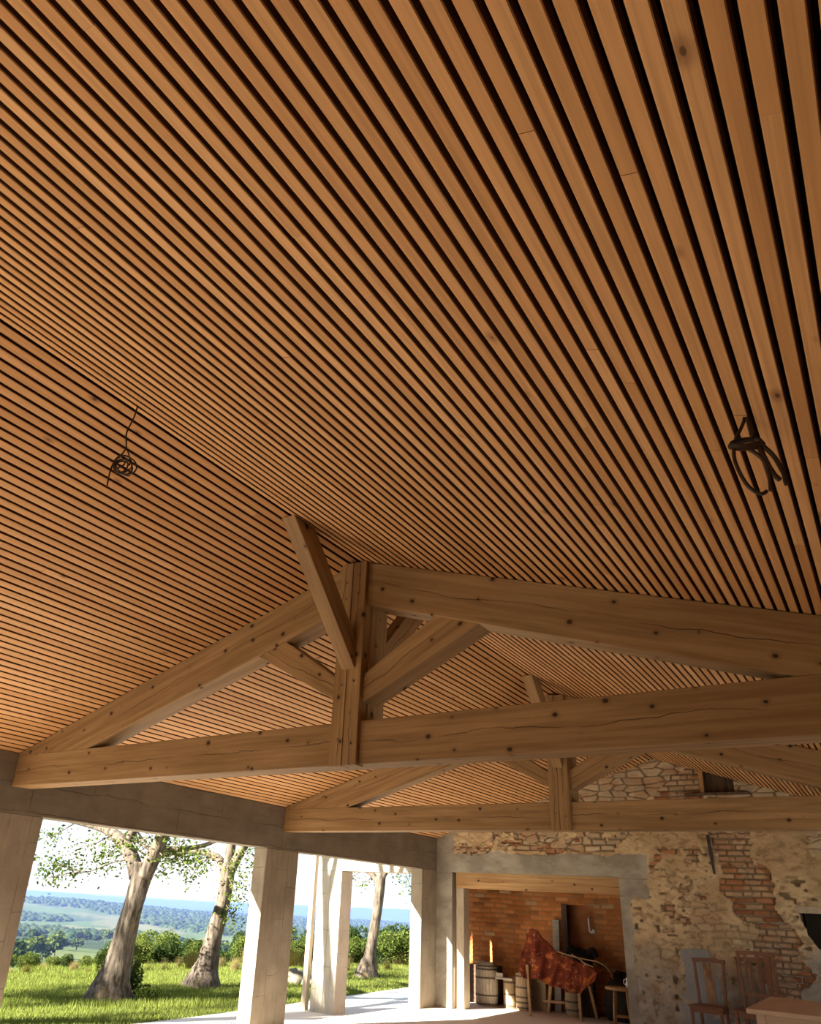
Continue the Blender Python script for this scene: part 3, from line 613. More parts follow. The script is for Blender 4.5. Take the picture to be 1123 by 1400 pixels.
# ------------------------------------------------------------------ furniture by the wall
def leg(mb, a, b, s0, s1):
    """square tapered stick from a (half size s0) to b (half size s1)"""
    a, b = Vector(a), Vector(b); v = []
    d = (b-a).normalized(); x = Vector((1, 0, 0)); yv = d.cross(x).normalized(); x = yv.cross(d).normalized()
    for p, s in ((a, s0), (b, s1)):
        for i, j in ((-1, -1), (1, -1), (1, 1), (-1, 1)): v.append(p+x*(i*s)+yv*(j*s))
    return mb.add(v, [(3, 2, 1, 0), (4, 5, 6, 7), (0, 1, 5, 4), (1, 2, 6, 5), (2, 3, 7, 6), (3, 0, 4, 7)])
def chair(label, loc, rz, kind, sh, bh, wd, back_lean=.07):
    """front of the chair looks to -Y; sh seat height, bh top of the back, wd width at the seat"""
    t = empty('wooden_chair', loc, rz); tag(t, label, 'chair', kind='thing'); D = M['darkwood']; h = wd/2; dp = .40
    build('seat', MB().prism([(-h-.01, -dp/2), (h+.01, -dp/2), (h-.02, dp/2), (-h+.02, dp/2)], 2, sh-.02, sh+.005), D, t, bevel=.006)
    build('seat_rail', MB().box((-h+.015, -dp/2+.012, sh-.075), (h-.015, -dp/2+.032, sh-.02)).box((-h+.01, -dp/2+.03, sh-.075), (-h+.03, dp/2-.02, sh-.02)).box((h-.03, -dp/2+.03, sh-.075), (h-.01, dp/2-.02, sh-.02)), D, t)
    for s in (-1, 1): build('leg', leg(MB(), (s*(h-.02), -dp/2+.02, sh-.02), (s*(h-.025), -dp/2+.02, 0), .019, .014), D, t, bevel=.004)
    for s in (-1, 1):
        mb = leg(MB(), (s*(h-.04), dp/2+.04, 0), (s*(h-.04), dp/2-.02, sh), .016, .018); leg(mb, (s*(h-.04), dp/2-.02, sh), (s*(h-.015), dp/2-.02+back_lean, bh), .018, .016)
        build('back_post', mb, D, t, bevel=.004)
    yb = lambda z: dp/2-.02+back_lean*(z-sh)/(bh-sh)
    build('top_rail', MB().prism([(-h-.01, bh-.045), (0, bh-.03), (h+.01, bh-.045), (h+.015, bh+.005), (0, bh+.015), (-h-.015, bh+.005)], 1, yb(bh)-.014, yb(bh)+.014), D, t, bevel=.005)
    build('stretcher', MB().box((-h+.03, -.012, .17), (h-.03, .012, .195)), D, t)
    def slat(name, x0, x1, x0t, x1t, z0, z1, mat):
        y0, y1 = yb(z0), yb(z1)
        v = [(x0, y0-.007, z0), (x1, y0-.007, z0), (x1, y0+.007, z0), (x0, y0+.007, z0), (x0t, y1-.007, z1), (x1t, y1-.007, z1), (x1t, y1+.007, z1), (x0t, y1+.007, z1)]
        build(name, MB().add(v, [(3, 2, 1, 0), (4, 5, 6, 7), (0, 1, 5, 4), (1, 2, 6, 5), (2, 3, 7, 6), (3, 0, 4, 7)]), mat, t, bevel=.003)
    if kind_is(kind, 'splat'):
        slat('back_splat', -.055, -.015, -.085, -.030, sh+.005, bh-.04, M['splat']); slat('back_splat', -.012, .030, -.034, .018, sh+.005, bh-.04, M['splat']); slat('back_splat', .034, .062, .020, .048, sh+.005, bh-.05, M['splat'])
    else:
        lo = sh+.15
        build('back_rail', MB().box((-h+.04, yb(lo)-.012, lo), (h-.035, yb(lo)+.012, lo+.035)), D, t)
        for x in kind[1]: slat('back_slat', x-.017, x+.017, x-.03, x+.008, sh, bh-.03, D)
        if len(kind) > 2: slat('back_slat', kind[2]-.03, kind[2]+.03, kind[2]-.04, kind[2]+.03, lo, bh-.03, M['darkwood'])
    return t
def kind_is(k, n): return k == n or (isinstance(k, tuple) and k[0] == n)
def chair_fix(): pass
_tag = tag
def chair2(label, loc, rz, kind, sh, bh, wd, lean):
    t = chair(label, loc, rz, kind, sh, bh, wd, lean); t['kind'] = 'thing'; return t
chair2('dark wooden chair with a worn pierced splat, standing before the smooth grey wall patch', (-2.45, 11.86, 0), -.04, 'splat', .515, 1.055, .405, .05)
chair2('taller dark wooden slat back chair beside the pale table corner', (-1.845, 11.65, 0), -.10, ('slats', (-.115, .03), .145), .53, 1.19, .45, .08)
chair2('dark wooden chair mostly hidden behind the taller slat back chair', (-1.90, 12.12, 0), -.06, ('slats', (-.06, .07)), .50, 1.10, .50, .03)

tbl = empty('wooden_table', (-1.02, 10.2, 0), .018); tag(tbl, 'pale plain wooden table cut off by the lower right corner', 'table', kind='thing')
build('tabletop', MB().prism([(-.56, -.98), (.55, -.98), (.55, .88), (-.56, .88)], 2, .705, .752), M['table'], tbl, bevel=.010)
build('apron', MB().box((-.40, -.86, .60), (.42, -.83, .70)).box((-.40, .74, .60), (.42, .77, .70)).box((-.47, -.80, .60), (-.44, .72, .70)).box((.44, -.80, .60), (.47, .72, .70)), M['table'], tbl, bevel=.004)
for sx in (-.45, .45):
    for sy in (-.84, .76): build('leg', MB().box((sx-.04, sy-.04, 0), (sx+.04, sy+.04, .704)), M['table'], tbl, bevel=.006)

# ------------------------------------------------------------------ things in the store room
st = empty('wooden_stool', (-3.93, 12.95, 0)); tag(st, 'rustic round topped wooden stool at the right side of the doorway', 'stool', kind='thing')
build('seat', MB().lathe([(.20, .495), (.235, .503), (.24, .52), (.235, .536), (.20, .542)], sides=28), M['stool'], st, True)
for i in range(4):
    a = math.pi*(.25+.5*i)+.2; build('leg', MB().tube([(.13*math.cos(a), .13*math.sin(a), .497), (.15*math.cos(a), .15*math.sin(a), .28), (.175*math.cos(a), .175*math.sin(a), 0)], [.02, .024, .018], 10), M['stool'], st, True)
for i in range(4):
    a, b = math.pi*(.25+.5*i)+.2, math.pi*(.75+.5*i)+.2; z = .15+.03*(i % 2)
    build('rung', MB().tube([(.163*math.cos(a), .163*math.sin(a), z), (.163*math.cos(b), .163*math.sin(b), z)], .011, 8), M['stool'], st, True)
jg = empty('white_jug', (-3.80, 12.93, .542)); tag(jg, 'small white jug standing on the round wooden stool', 'jug', kind='thing')
build('body', MB().lathe([(.03, 0), (.045, .01), (.05, .05), (.035, .09), (.028, .11), (.036, .135), (.03, .13), (.022, .11), (.028, .09)], sides=20), M['white'], jg, True)
build('handle', MB().tube(spline([(-.03, 0, .11), (-.07, 0, .10), (-.07, 0, .05), (-.047, 0, .035)]), .006, 8), M['white'], jg, True)

def barrel(name, label, cat, loc, r, h, bulge, mat, hoops, lid=True, group='barrels and tubs in the store room', sx=1):
    t = empty(name, loc, random.uniform(0, 3)); tag(t, label, cat, group, 'thing')
    pr = lambda z: r*(1+bulge*(1-(2*z/h-1)**2))
    mb = MB(); n = 20; b0 = []
    for k in range(n):                       # staves
        a0, a1 = 2*math.pi*k/n+.012, 2*math.pi*(k+1)/n-.012; v = []; zs = [h*i/8 for i in range(9)]
        for z in zs:
            for rr, a in ((pr(z), a0), (pr(z)*1.006, (a0+a1)/2), (pr(z), a1)): v.append((rr*math.cos(a), rr*math.sin(a), z))
            for a in (a1, a0): v.append(((pr(z)-.018)*math.cos(a), (pr(z)-.018)*math.sin(a), z))
        f = [(i*5+j, i*5+(j+1) % 5, (i+1)*5+(j+1) % 5, (i+1)*5+j) for i in range(8) for j in range(5)]+[(4, 3, 2, 1, 0), tuple(40+i for i in range(5))]
        mb.add(v, f)
    build('staves', mb, mat, t)
    for z in hoops:
        zz = z*h; q = pr(zz); build('hoop', MB().lathe([(q-.004, zz-.013), (q+.007, zz-.013), (q+.007, zz+.013), (q-.004, zz+.013)], sides=32, cap=False), M['hoop'], t)
    build('base', MB().lathe([(pr(.03)-.016, .02), (pr(.03)-.016, .035)], sides=24), mat, t)
    if lid: build('lid', MB().lathe([(pr(h)-.016, h-.035), (pr(h)-.016, h-.02)], sides=24), mat, t)
    return t
barrel('wooden_barrel', 'grey wooden barrel farthest left in the store room', 'barrel', (-6.42, 13.42, 0), .175, .60, .12, M['barrel'], (.06, .28, .72, .94))
barrel('milk_can_stub', 'x', 'barrel', (-6.0, 13.45, 0), .105, .43, .02, M['barrelb'], (.10, .5, .92)).name = 'narrow_barrel'
barrel('small_barrel', 'brown barrel with many hoops right of the grey board', 'barrel', (-5.735, 13.43, 0), .125, .555, .10, M['barrelb'], (.08, .22, .36, .62, .92))
barrel('wooden_tub', 'short wooden tub under the red patterned cloth', 'tub', (-4.88, 13.45, 0), .115, .40, .15, M['barrelb'], (.25, .55, .9), lid=False)
for o in list(C.objects):
    if o.get('label') == 'x': o['label'] = 'narrow brown barrel standing under the grey board'
lidc = build('barrel_crock', MB().lathe([(.10, 0), (.115, .01), (.115, .07), (.10, .085), (.06, .09)], sides=24), M['barrel'], smooth=True); lidc.location = (-6.40, 13.42, .585)
tag(lidc, 'low grey lid crock sitting on top of the grey barrel', 'crock', kind='thing')
bd = build('grey_board', MB().box((-.20, -.14, 0), (.12, .14, .035)).box((-.19, -.13, -.0), (-.06, -.11, .10)), M['greyboard'], bevel=.005); bd.location = (-6.0, 13.43, .432)
bd.data.transform(Matrix.Translation((0, 0, 0))); tag(bd, 'grey wooden board lying across the narrow barrel', 'board', kind='thing')
bx = build('box_panel', MB().box((-.07, -.09, 0), (.07, .09, .06)), M['greyboard'], bevel=.006); bx.location = (-5.70, 13.41, .557); bx.name = 'small_grey_box'
tag(bx, 'small grey wooden box on top of the brown hooped barrel', 'box', kind='thing')

# the trestle with the red cloth over it
tr = empty('trestle', (-5.0, 13.1, 0)); tag(tr, 'rough wooden trestle carrying the red patterned cloth', 'trestle', kind='thing')
L = lambda a, b, s=.024, nm='leg': build(nm, leg(MB(), Vector(a)-tr.location, Vector(b)-tr.location, s, s*.85), M['stool'], tr, bevel=.004)
L((-5.44, 12.92, .72), (-5.36, 12.80, 0)); L((-4.63, 13.04, .66), (-4.60, 12.98, 0)); L((-5.20, 13.42, .66), (-5.36, 13.56, 0), .03); L((-4.62, 13.42, .66), (-4.52, 13.52, 0))
L((-5.5, 13.15, .70), (-4.42, 13.2, .66), .04, 'top_beam'); L((-5.42, 13.5, .17), (-5.04, 13.5, .18), .02, 'stretcher'); L((-5.40, 13.15, .74), (-5.38, 13.12, 1.20), .03, 'upright')
def cloth():
    nu, nv = 90, 60; V = np.zeros((nv, nu, 3))
    for i in range(nu):
        s = i/(nu-1); x = -5.53+s*1.22                      # along the beam, left to right
        top = np.interp(s, [0, .06, .16, .24, .40, .55, .72, .85, 1], [1.17, 1.25, 1.25, 1.14, 1.0, .88, .83, .80, .72])
        hem = np.interp(s, [0, .06, .15, .35, .55, .74, .80, .88, 1], [.60, .52, .55, .48, .43, .40, .38, .50, .62])
        hemb = hem+.10
        for j in range(nv):
            t = j/(nv-1)*2-1                                # front -1, over the ridge 0, back 1
            a = abs(t); z = top-(top-(hem if t < 0 else hemb))*(a**1.35)
            fold = .028*math.sin(s*31+math.sin(a*3)*1.2)*a+.014*math.sin(s*67+a*4)*a+.04*math.sin(s*9+a*2)*a
            y = 13.13+t*(.16+.10*a)+fold*(1 if t > 0 else -1)
            V[j, i] = (x+.02*math.sin(a*6+s*12)+.05*a*(s-.5), y, z+.012*math.sin(s*24+t*5)+.02*(fbm(np.array(s*9.), np.array(t*5.), 3, 77)-.5))
    id = np.arange(nu*nv).reshape(nv, nu); f = np.stack([id[:-1, :-1].ravel(), id[:-1, 1:].ravel(), id[1:, 1:].ravel(), id[1:, :-1].ravel()], 1)
    U, T = np.meshgrid(np.linspace(0, 1, nu), np.linspace(0, 1, nv))
    o = npmesh('patterned_cloth', V.reshape(-1, 3), f, cloth_mat(), smooth=True)
    m = o.modifiers.new('thick', 'SOLIDIFY'); m.thickness = .006
    return o
def cloth_mat():
    m, n, b = mat_new('red_woven_cloth', 0.9, 0.1); t = nd(n, 'ShaderNodeTexCoord'); v = t.outputs['Object']
    a = noise(n, v, 9, 4, .6); c = noise(n, scaled(n, v, (1, 1, 1), (4, 1, 2)), 16, 5, .7); d = noise(n, scaled(n, v, (1, 1, 1), (1, 7, 3)), 5, 3)
    base = mixc(n, mapr(n, d, .35, .65), (.15, .030, .016), (.24, .058, .028))
    base = mixc(n, mapr(n, a, .56, .62), base, (.45, .13, .03)); base = mixc(n, mapr(n, c, .60, .66), base, (.42, .30, .20))
    vo = nd(n, 'ShaderNodeTexVoronoi'); vo.inputs['Scale'].default_value = 7; n.links.new(v, vo.inputs['Vector'])
    base = mixc(n, mapr(n, vo.outputs['Distance'], .10, .16, .7, 0.0), base, (.05, .012, .008))
    n.links.new(base, b.inputs['Base Color']); bump(n, b, c, .3, .006); return m
clo = cloth(); tag(clo, 'red patterned woven cloth draped over the trestle in the store room', 'cloth', kind='thing')
rp = build('rope', MB().tube(spline([(-4.95, 13.02, .955), (-4.80, 13.06, .915), (-4.66, 13.10, .885), (-4.45, 13.14, .86), (-4.30, 13.16, .84), (-4.18, 13.22, .74), (-4.14, 13.26, .62)]), .010, 8).tube(spline([(-4.72, 13.03, .93), (-4.60, 13.06, .87), (-4.50, 13.0, .82), (-4.36, 13.0, .78)]), .009, 8), M['rope'], smooth=True)
tag(rp, 'pale rope trailing over the right end of the red cloth', 'rope', kind='thing')
sad = MB()
def blob(mb, c, r, n=12, sd=0):
    v = []; m = n*2
    for i in range(n+1):
        th = math.pi*i/n
        for k in range(m):
            ph = 2*math.pi*k/m; q = 1+.16*math.sin(3*ph+sd)*math.sin(2*th)+.08*math.sin(5*ph+2*sd+th*3)
            v.append((c[0]+r[0]*q*math.sin(th)*math.cos(ph), c[1]+r[1]*q*math.sin(th)*math.sin(ph), c[2]+r[2]*q*math.cos(th)))
    f = [(i*m+k, i*m+(k+1) % m, (i+1)*m+(k+1) % m, (i+1)*m+k) for i in range(n) for k in range(m)]
    return mb.add(v, f)
sk = build('dark_sack', blob(MB(), (0, 0, .33), (.30, .22, .36), sd=1), M['black'], smooth=True); sk.location = (-4.12, 13.62, 0); tag(sk, 'black bulging sack on the floor right of the trestle', 'sack', kind='thing')
sk = build('dark_saddle', blob(MB(), (0, 0, 0), (.22, .13, .17), sd=2).tube(spline([(-.22, 0, .05), (-.15, -.02, .17), (-.05, -.02, .10), (.1, -.02, .08), (.22, -.02, .16), (.26, 0, .05)]), .05, 10), M['black'], smooth=True); sk.location = (-4.80, 13.70, .83); tag(sk, 'dark leather saddle lying behind the red cloth', 'saddle', kind='thing')
sk2 = build('saddle_stand', MB().box((-.2, -.06, 0), (.2, .06, .66)).box((-.24, -.09, 0), (.24, .09, .05)), M['oldboard'], bevel=.01); sk2.location = (-4.80, 13.72, 0); tag(sk2, 'dark board stand under the leather saddle', 'stand', kind='thing')
pk = build('upright_board', MB().box((-.06, -.012, 0), (.06, .012, 1.42)), M['greyboard'], bevel=.004); pk.location = (-5.30, 13.86, 0); pk.rotation_euler = (-.06, 0, 0); tag(pk, 'grey upright board leaning on the brick wall behind the cloth', 'board', kind='thing')
bxk = build('dark_crate', MB().box((-.27, -.16, 0), (.27, .16, .60)), M['oldboard'], bevel=.01); bxk.location = (-6.62, 13.78, 0); tag(bxk, 'dark wooden crate behind the grey barrel', 'crate', kind='thing')
cr2 = build('dark_crate', MB().box((-.19, -.13, 0), (.19, .13, .50)).box((-.2, -.14, .42), (.2, .14, .45)), M['barrelb'], bevel=.01); cr2.location = (-5.62, 13.79, 0); tag(cr2, 'dark wooden crate in the shade behind the brown hooped barrel', 'crate', kind='thing')
dr = empty('niche_frame', (NX0, BY, NZ0)); tag(dr, 'dark timber frame on the left side of the niche in the brick wall', 'frame', kind='thing')
q = build('post', MB().box((NX0-.06, BY-.03, NZ0-.02), (NX0+.04, BY+.10, NZ1+.01)), M['oldboard'], dr, bevel=.006); at(q, dr.location)
hk = empty('wall_lamp', (-4.72, BY+.10, 1.30)); tag(hk, 'white hook shaped pipe hanging in the dark niche', 'pipe', kind='thing'); hk.name = 'white_pipe'
build('pipe', MB().tube(spline([(-.03, .11, .18), (-.03, 0, .17), (-.03, 0, .05), (-.02, 0, -.03), (.02, 0, -.05), (.05, 0, -.02)]), .016, 10), M['white'], hk, True)
build('flange', MB().tube([(.035, 0, -.06), (.055, 0, .0)], [.03, .034], 14), M['white'], hk, True)
#---PART4---
# ------------------------------------------------------------------ outside: concrete frame beyond the corner column
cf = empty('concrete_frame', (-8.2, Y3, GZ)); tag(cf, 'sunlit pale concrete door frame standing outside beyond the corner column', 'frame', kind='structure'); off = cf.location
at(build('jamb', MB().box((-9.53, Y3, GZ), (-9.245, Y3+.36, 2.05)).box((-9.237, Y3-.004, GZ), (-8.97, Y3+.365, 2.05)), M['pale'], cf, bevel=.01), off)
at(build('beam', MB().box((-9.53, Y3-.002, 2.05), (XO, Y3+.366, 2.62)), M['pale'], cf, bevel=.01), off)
op = build('weathered_post', MB().box((-.05, -.05, 0), (.05, .05, 3.05)), M['post'], bevel=.006); op.location = (-9.66, Y3+.02, GZ); tag(op, 'thin weathered wooden post beside the sunlit concrete frame', 'post', kind='thing')

# ------------------------------------------------------------------ ground and distant hills
CXG, CYG = 3.0, 14.0
def elev(r, az):
    """height of the land at distance r from the knoll, az in degrees from +Y (negative is left)"""
    z = np.interp(r, [0, 20.3, 22, 40, 100, 300, 500, 800, 1200, 1600, 2100, 2800, 4000, 6000, 7600, 8600, 10500, 13000], [GZ, GZ, GZ-.15, -2.6, -9, -23, -32, -40, -46, -46, -44, -58, -85, -120, -112, -70, -95, -220])
    hill = np.exp(-((r-2000)/450)**2)*np.interp(az, [-75, -60, -54, -50, -45, -40, -30], [14, 16, 15, 6, -4, -8, -6])
    rid = np.exp(-((r-8600)/900)**2)*(np.interp(az, [-80, -60, -57, -54, -51, -47, -42, -39, -35, -31, -20], [8, 10, 7, 2, -10, -14, 2, 14, 24, 36, 30]))
    far = ss(25, 120, r)
    return z+hill+rid+far*((fbm(r*np.sin(np.radians(az))/90+50, r*np.cos(np.radians(az))/90+50, 4, 60)-.5)*np.interp(r, [25, 100, 500, 2000, 9000], [.6, 3, 8, 14, 22]))
def ground():
    az = np.concatenate([np.arange(-180, -80, 4), np.arange(-80, -15, .35), np.arange(-15, 181, 5)]); az[-1] = 180
    rr = np.concatenate([[0, 6, 12], np.linspace(15, 26, 23), np.geomspace(27, 13000, 150)])
    R_, A_ = np.meshgrid(rr, az, indexing='ij'); X = CXG+R_*np.sin(np.radians(A_)); Y = CYG+R_*np.cos(np.radians(A_)); Z = elev(R_, A_)
    n, m = R_.shape; id = np.arange(n*m).reshape(n, m)
    f = np.stack([id[:-1, :-1].ravel(), id[1:, :-1].ravel(), id[1:, 1:].ravel(), id[:-1, 1:].ravel()], 1)
    # land use: lawn, rough edge, fields in the valley, woods
    lawn = lerp(A(.10, .13, .025), A(.16, .185, .045), fbm(X*.9, Y*.9, 4, 61)); rough = lerp(A(.10, .085, .03), A(.06, .075, .02), fbm(X*.6, Y*.6, 3, 62))
    _, fa, fb = stones(X, Y, 120., 70., 9); fld = lerp(A(.05, .09, .02), A(.10, .125, .04), fa); fld = lerp(fld, A(.14, .13, .06), (fb > .8)*.7)
    wood = lerp(A(.016, .034, .014), A(.03, .05, .018), fbm(X*.02, Y*.02, 3, 63)); wm = ss(.50, .58, fbm(X*.0042, Y*.0042, 4, 64)+np.interp(R_, [300, 700, 1300, 2200], [-.10, 0, .08, .3]))
    far = lerp(fld, wood, wm)
    c = lerp(lawn, rough, ss(20.0, 21.5, R_+(fbm(X*.8, Y*.8, 3, 65)-.5)*2)); c = lerp(c, far, ss(60, 140, R_))
    V = np.stack([X.ravel(), Y.ravel(), Z.ravel()], 1)
    o = npmesh('ground', V, f, tint_mat('land', .95, .6, .2), col=c.reshape(-1, 3), smooth=True); return o
struct(ground(), 'green lawn running out to fields, wooded hills and a blue ridge', 'ground')
ap = build('apron', MB().prism([(-10.0, -8.0), (XO-.001, -8.0), (XO-.001, 26.0), (-11.55, 26.0), (-10.55, 15.0), (-10.15, 10.0)], 2, GZ-.1, GZ+.02), M['apron'])
struct(ap, 'bright concrete strip outside the left columns', 'pavement')
struct(build('apron', MB().box((XO-4, -14.0, GZ-.12), (6.0, YB0-1.5, GZ+.015)), M['apron']), 'concrete yard behind the viewer', 'pavement')
struct(build('apron', MB().box((XR+.3, YB0-1.5, GZ-.12), (17.0, 18.0, GZ+.01)), M['apron']), 'concrete yard added on the right side to bounce sunlight, out of the picture', 'pavement')  # unseen yard, extended to bounce sunlight in under the roof

# ------------------------------------------------------------------ leaves, trees, shrubs
LEAF = {}
LEAF['oak'] = leaf_mat('oak_leaves', (.04, .075, .012), (.13, .155, .035))
LEAF['bush'] = leaf_mat('bush_leaves', (.05, .08, .016), (.13, .155, .04))
LEAF['dark'] = leaf_mat('dark_bush_leaves', (.022, .045, .014), (.065, .09, .028))
LEAF['dry'] = leaf_mat('dry_grass_blades', (.10, .085, .03), (.19, .15, .065), .25)
LEAF['grass'] = leaf_mat('grass_blades', (.11, .145, .028), (.20, .225, .058), .35)
def bark():
    m, n, b = mat_new('tree_bark', .9, .15); t = nd(n, 'ShaderNodeTexCoord'); v = t.outputs['Object']
    a = noise(n, scaled(n, v, (1, 1, .22)), 14, 6, .65); c = noise(n, v, 2.0, 4, .6); d = noise(n, v, 26, 3)
    base = mixc(n, mapr(n, a, .35, .65), (.03, .023, .017), (.175, .14, .105))
    lm = mth(n, 'MULTIPLY', mapr(n, c, .60, .68), mapr(n, d, .40, .55)); base = mixc(n, mth(n, 'MULTIPLY', lm, .8), base, (.24, .16, .03))
    n.links.new(base, b.inputs['Base Color']); bump(n, b, a, .8, .03); return m
BARK = bark()
def leaves(pos, size, sd=0, flat=.0, aspect=.5):
    """one diamond leaf, two triangles folded along the rib, at each position"""
    r = np.random.default_rng(sd); n = len(pos); d = r.normal(size=(n, 3)); d[:, 2] = d[:, 2]*.6-flat; d /= np.linalg.norm(d, axis=1)[:, None]
    q = r.normal(size=(n, 3)); s = np.cross(d, q); s /= np.linalg.norm(s, axis=1)[:, None]; nn = np.cross(d, s)
    L = (size*r.uniform(.6, 1.3, n))[:, None]; p = np.asarray(pos)
    V = np.stack([p-d*L*.5, p+s*L*aspect*.5+nn*L*.06, p+d*L*.5, p-s*L*aspect*.5+nn*L*.06], 1).reshape(-1, 3)
    return V, (np.arange(n)[:, None]*4+np.arange(4)[None]).astype(int)
def tree(name, label, base, trunk, limbs, crown_n, leaf, sd, spray=(), group=None, zmin=1.6, dens=1.0):
    """trunk: [(x,y,z,r)], limbs: lists of the same; crown sprouts from the ends"""
    r = random.Random(sd); t = empty(name, base); tag(t, label, 'tree', group, 'thing'); B = Vector(base)
    mb = MB(); P = spline([Vector(p[:3])-B for p in trunk], 8); rad = list(np.interp(np.linspace(0, len(trunk)-1, len(P)), range(len(trunk)), [p[3]*.66 for p in trunk]))
    ph = r.uniform(0, 6); n0 = len(P)
    def jit(i, k):
        f = max(0, 1-i/(n0*.22)); return 1+.05*math.sin(5*k*2*math.pi/18+ph+i*.3)+f*f*.42*max(0, math.sin(k*2*math.pi/18*4+ph))+.05*(hsh(i, k, sd)-.5)
    mb.tube(P, rad, 18, jit=jit); build('trunk', mb, BARK, t, True)
    ends = []; lm = MB(); tw = MB()
    def grow(p, d, rr, ln, dep):
        pts = [p]; q = p.copy(); dd = d.copy()
        for i in range(4):
            dd = (dd+Vector((r.uniform(-.25, .25), r.uniform(-.25, .25), r.uniform(-.12, .25)))).normalized(); q = q+dd*(ln/4); pts.append(q.copy())
        lm.tube(pts, [rr*(1-.15*i) for i in range(5)], 8 if rr > .03 else 5)
        if dep == 0: ends.extend(pts[1:]); return
        for i in range(3):
            nd_ = (dd+Vector((r.uniform(-1, 1), r.uniform(-1, 1), r.uniform(-.5, .7)))).normalized(); grow(pts[r.choice((2, 3, 4, 4))], nd_, rr*.52, ln*.72, dep-1)
    for lb in limbs:
        P = spline([Vector(p[:3])-B for p in lb], 6); rad = np.interp(np.linspace(0, len(lb)-1, len(P)), range(len(lb)), [p[3]*.72 for p in lb]); lm.tube(P, list(rad), 10)
        e = P[-1]; d = (P[-1]-P[-3]).normalized()
        if lb[-1][3] > .02: [grow(e if i else P[-4], (d+Vector((r.uniform(-.8, .8), r.uniform(-.8, .8), r.uniform(.0, .9)))).normalized(), lb[-1][3]*.8, crown_n, 2) for i in range(4)]
        else: ends.extend([p for p in P[len(P)//3:]])
    for a in spray:                                              # thin twigs seen under the beam
        P = spline([Vector(p)-B for p in a], 5); build('twig', MB().tube(P, list(np.linspace(.016, .004, len(P))), 5), BARK, t, True); ends.extend(P[2:]); ends.extend(P[4:])
    build('limbs', lm, BARK, t, True)
    pos = []
    for e in ends:
        for _ in range(int(9*dens)): pos.append((e.x+r.gauss(0, .16), e.y+r.gauss(0, .16), e.z+r.gauss(0, .12)))
    V, f = leaves(pos, .085, sd, .25); npmesh('foliage', V, f, LEAF[leaf], t)
    return t
tree('oak_tree', 'big leaning old tree with a forked trunk nearest on the lawn, left opening', (-12.55, 10.3, GZ),
     [(-12.62, 10.3, GZ-.15, .80), (-12.58, 10.3, -.12, .52), (-12.52, 10.3, .15, .40), (-12.48, 10.3, .6, .33), (-12.38, 10.3, 1.1, .275), (-12.28, 10.3, 1.65, .29), (-12.26, 10.3, 2.0, .30)],
     [[(-12.40, 10.3, 1.75, .22), (-12.66, 10.28, 2.12, .19), (-13.05, 10.25, 2.42, .16), (-13.55, 10.2, 2.62, .13), (-14.4, 10.1, 2.78, .11), (-15.8, 9.9, 2.95, .08)],
      [(-12.20, 10.3, 1.75, .24), (-12.03, 10.32, 2.12, .21), (-11.90, 10.35, 2.5, .19), (-11.8, 10.5, 3.1, .16), (-11.5, 10.8, 4.0, .12)],
      [(-12.9, 10.3, 2.35, .13), (-12.9, 10.6, 3.0, .12), (-13.0, 11.0, 4.2, .09)],
      [(-11.95, 10.35, 2.25, .09), (-11.5, 10.6, 2.28, .07), (-11.0, 10.9, 2.45, .05), (-10.4, 11.1, 2.9, .04)]],
     1.5, 'oak', 11, spray=[[(-12.6, 10.1, 2.02), (-12.95, 10.1, 1.97), (-13.64, 10.0, 1.77), (-14.41, 10.0, 1.88), (-15.2, 10.0, 1.95)], [(-13.6, 10.0, 1.78), (-14.2, 9.95, 1.72), (-14.75, 9.9, 1.62)], [(-12.9, 10.2, 2.4), (-13.2, 10.2, 2.15), (-13.6, 10.2, 2.05)],
                            [(-14.4, 10.0, 1.88), (-14.7, 10.1, 1.83), (-15.0, 10.1, 1.72)], [(-12.0, 10.3, 2.3), (-11.7, 10.3, 2.1), (-11.2, 10.3, 2.05), (-10.9, 10.4, 1.85)], [(-13.3, 10.2, 2.5), (-13.7, 10.1, 2.3), (-14.3, 10.1, 2.25)], [(-14.4, 10.1, 2.75), (-14.9, 10.0, 2.5), (-15.4, 10.0, 2.4)], [(-12.1, 10.2, 2.45), (-12.4, 10.1, 2.35), (-12.7, 10.1, 2.3)], [(-11.9, 10.2, 2.5), (-11.5, 10.1, 2.45), (-11.1, 10.1, 2.5)], [(-11.5, 10.5, 2.3), (-11.2, 10.4, 2.2), (-10.8, 10.4, 2.25)]], dens=.9)
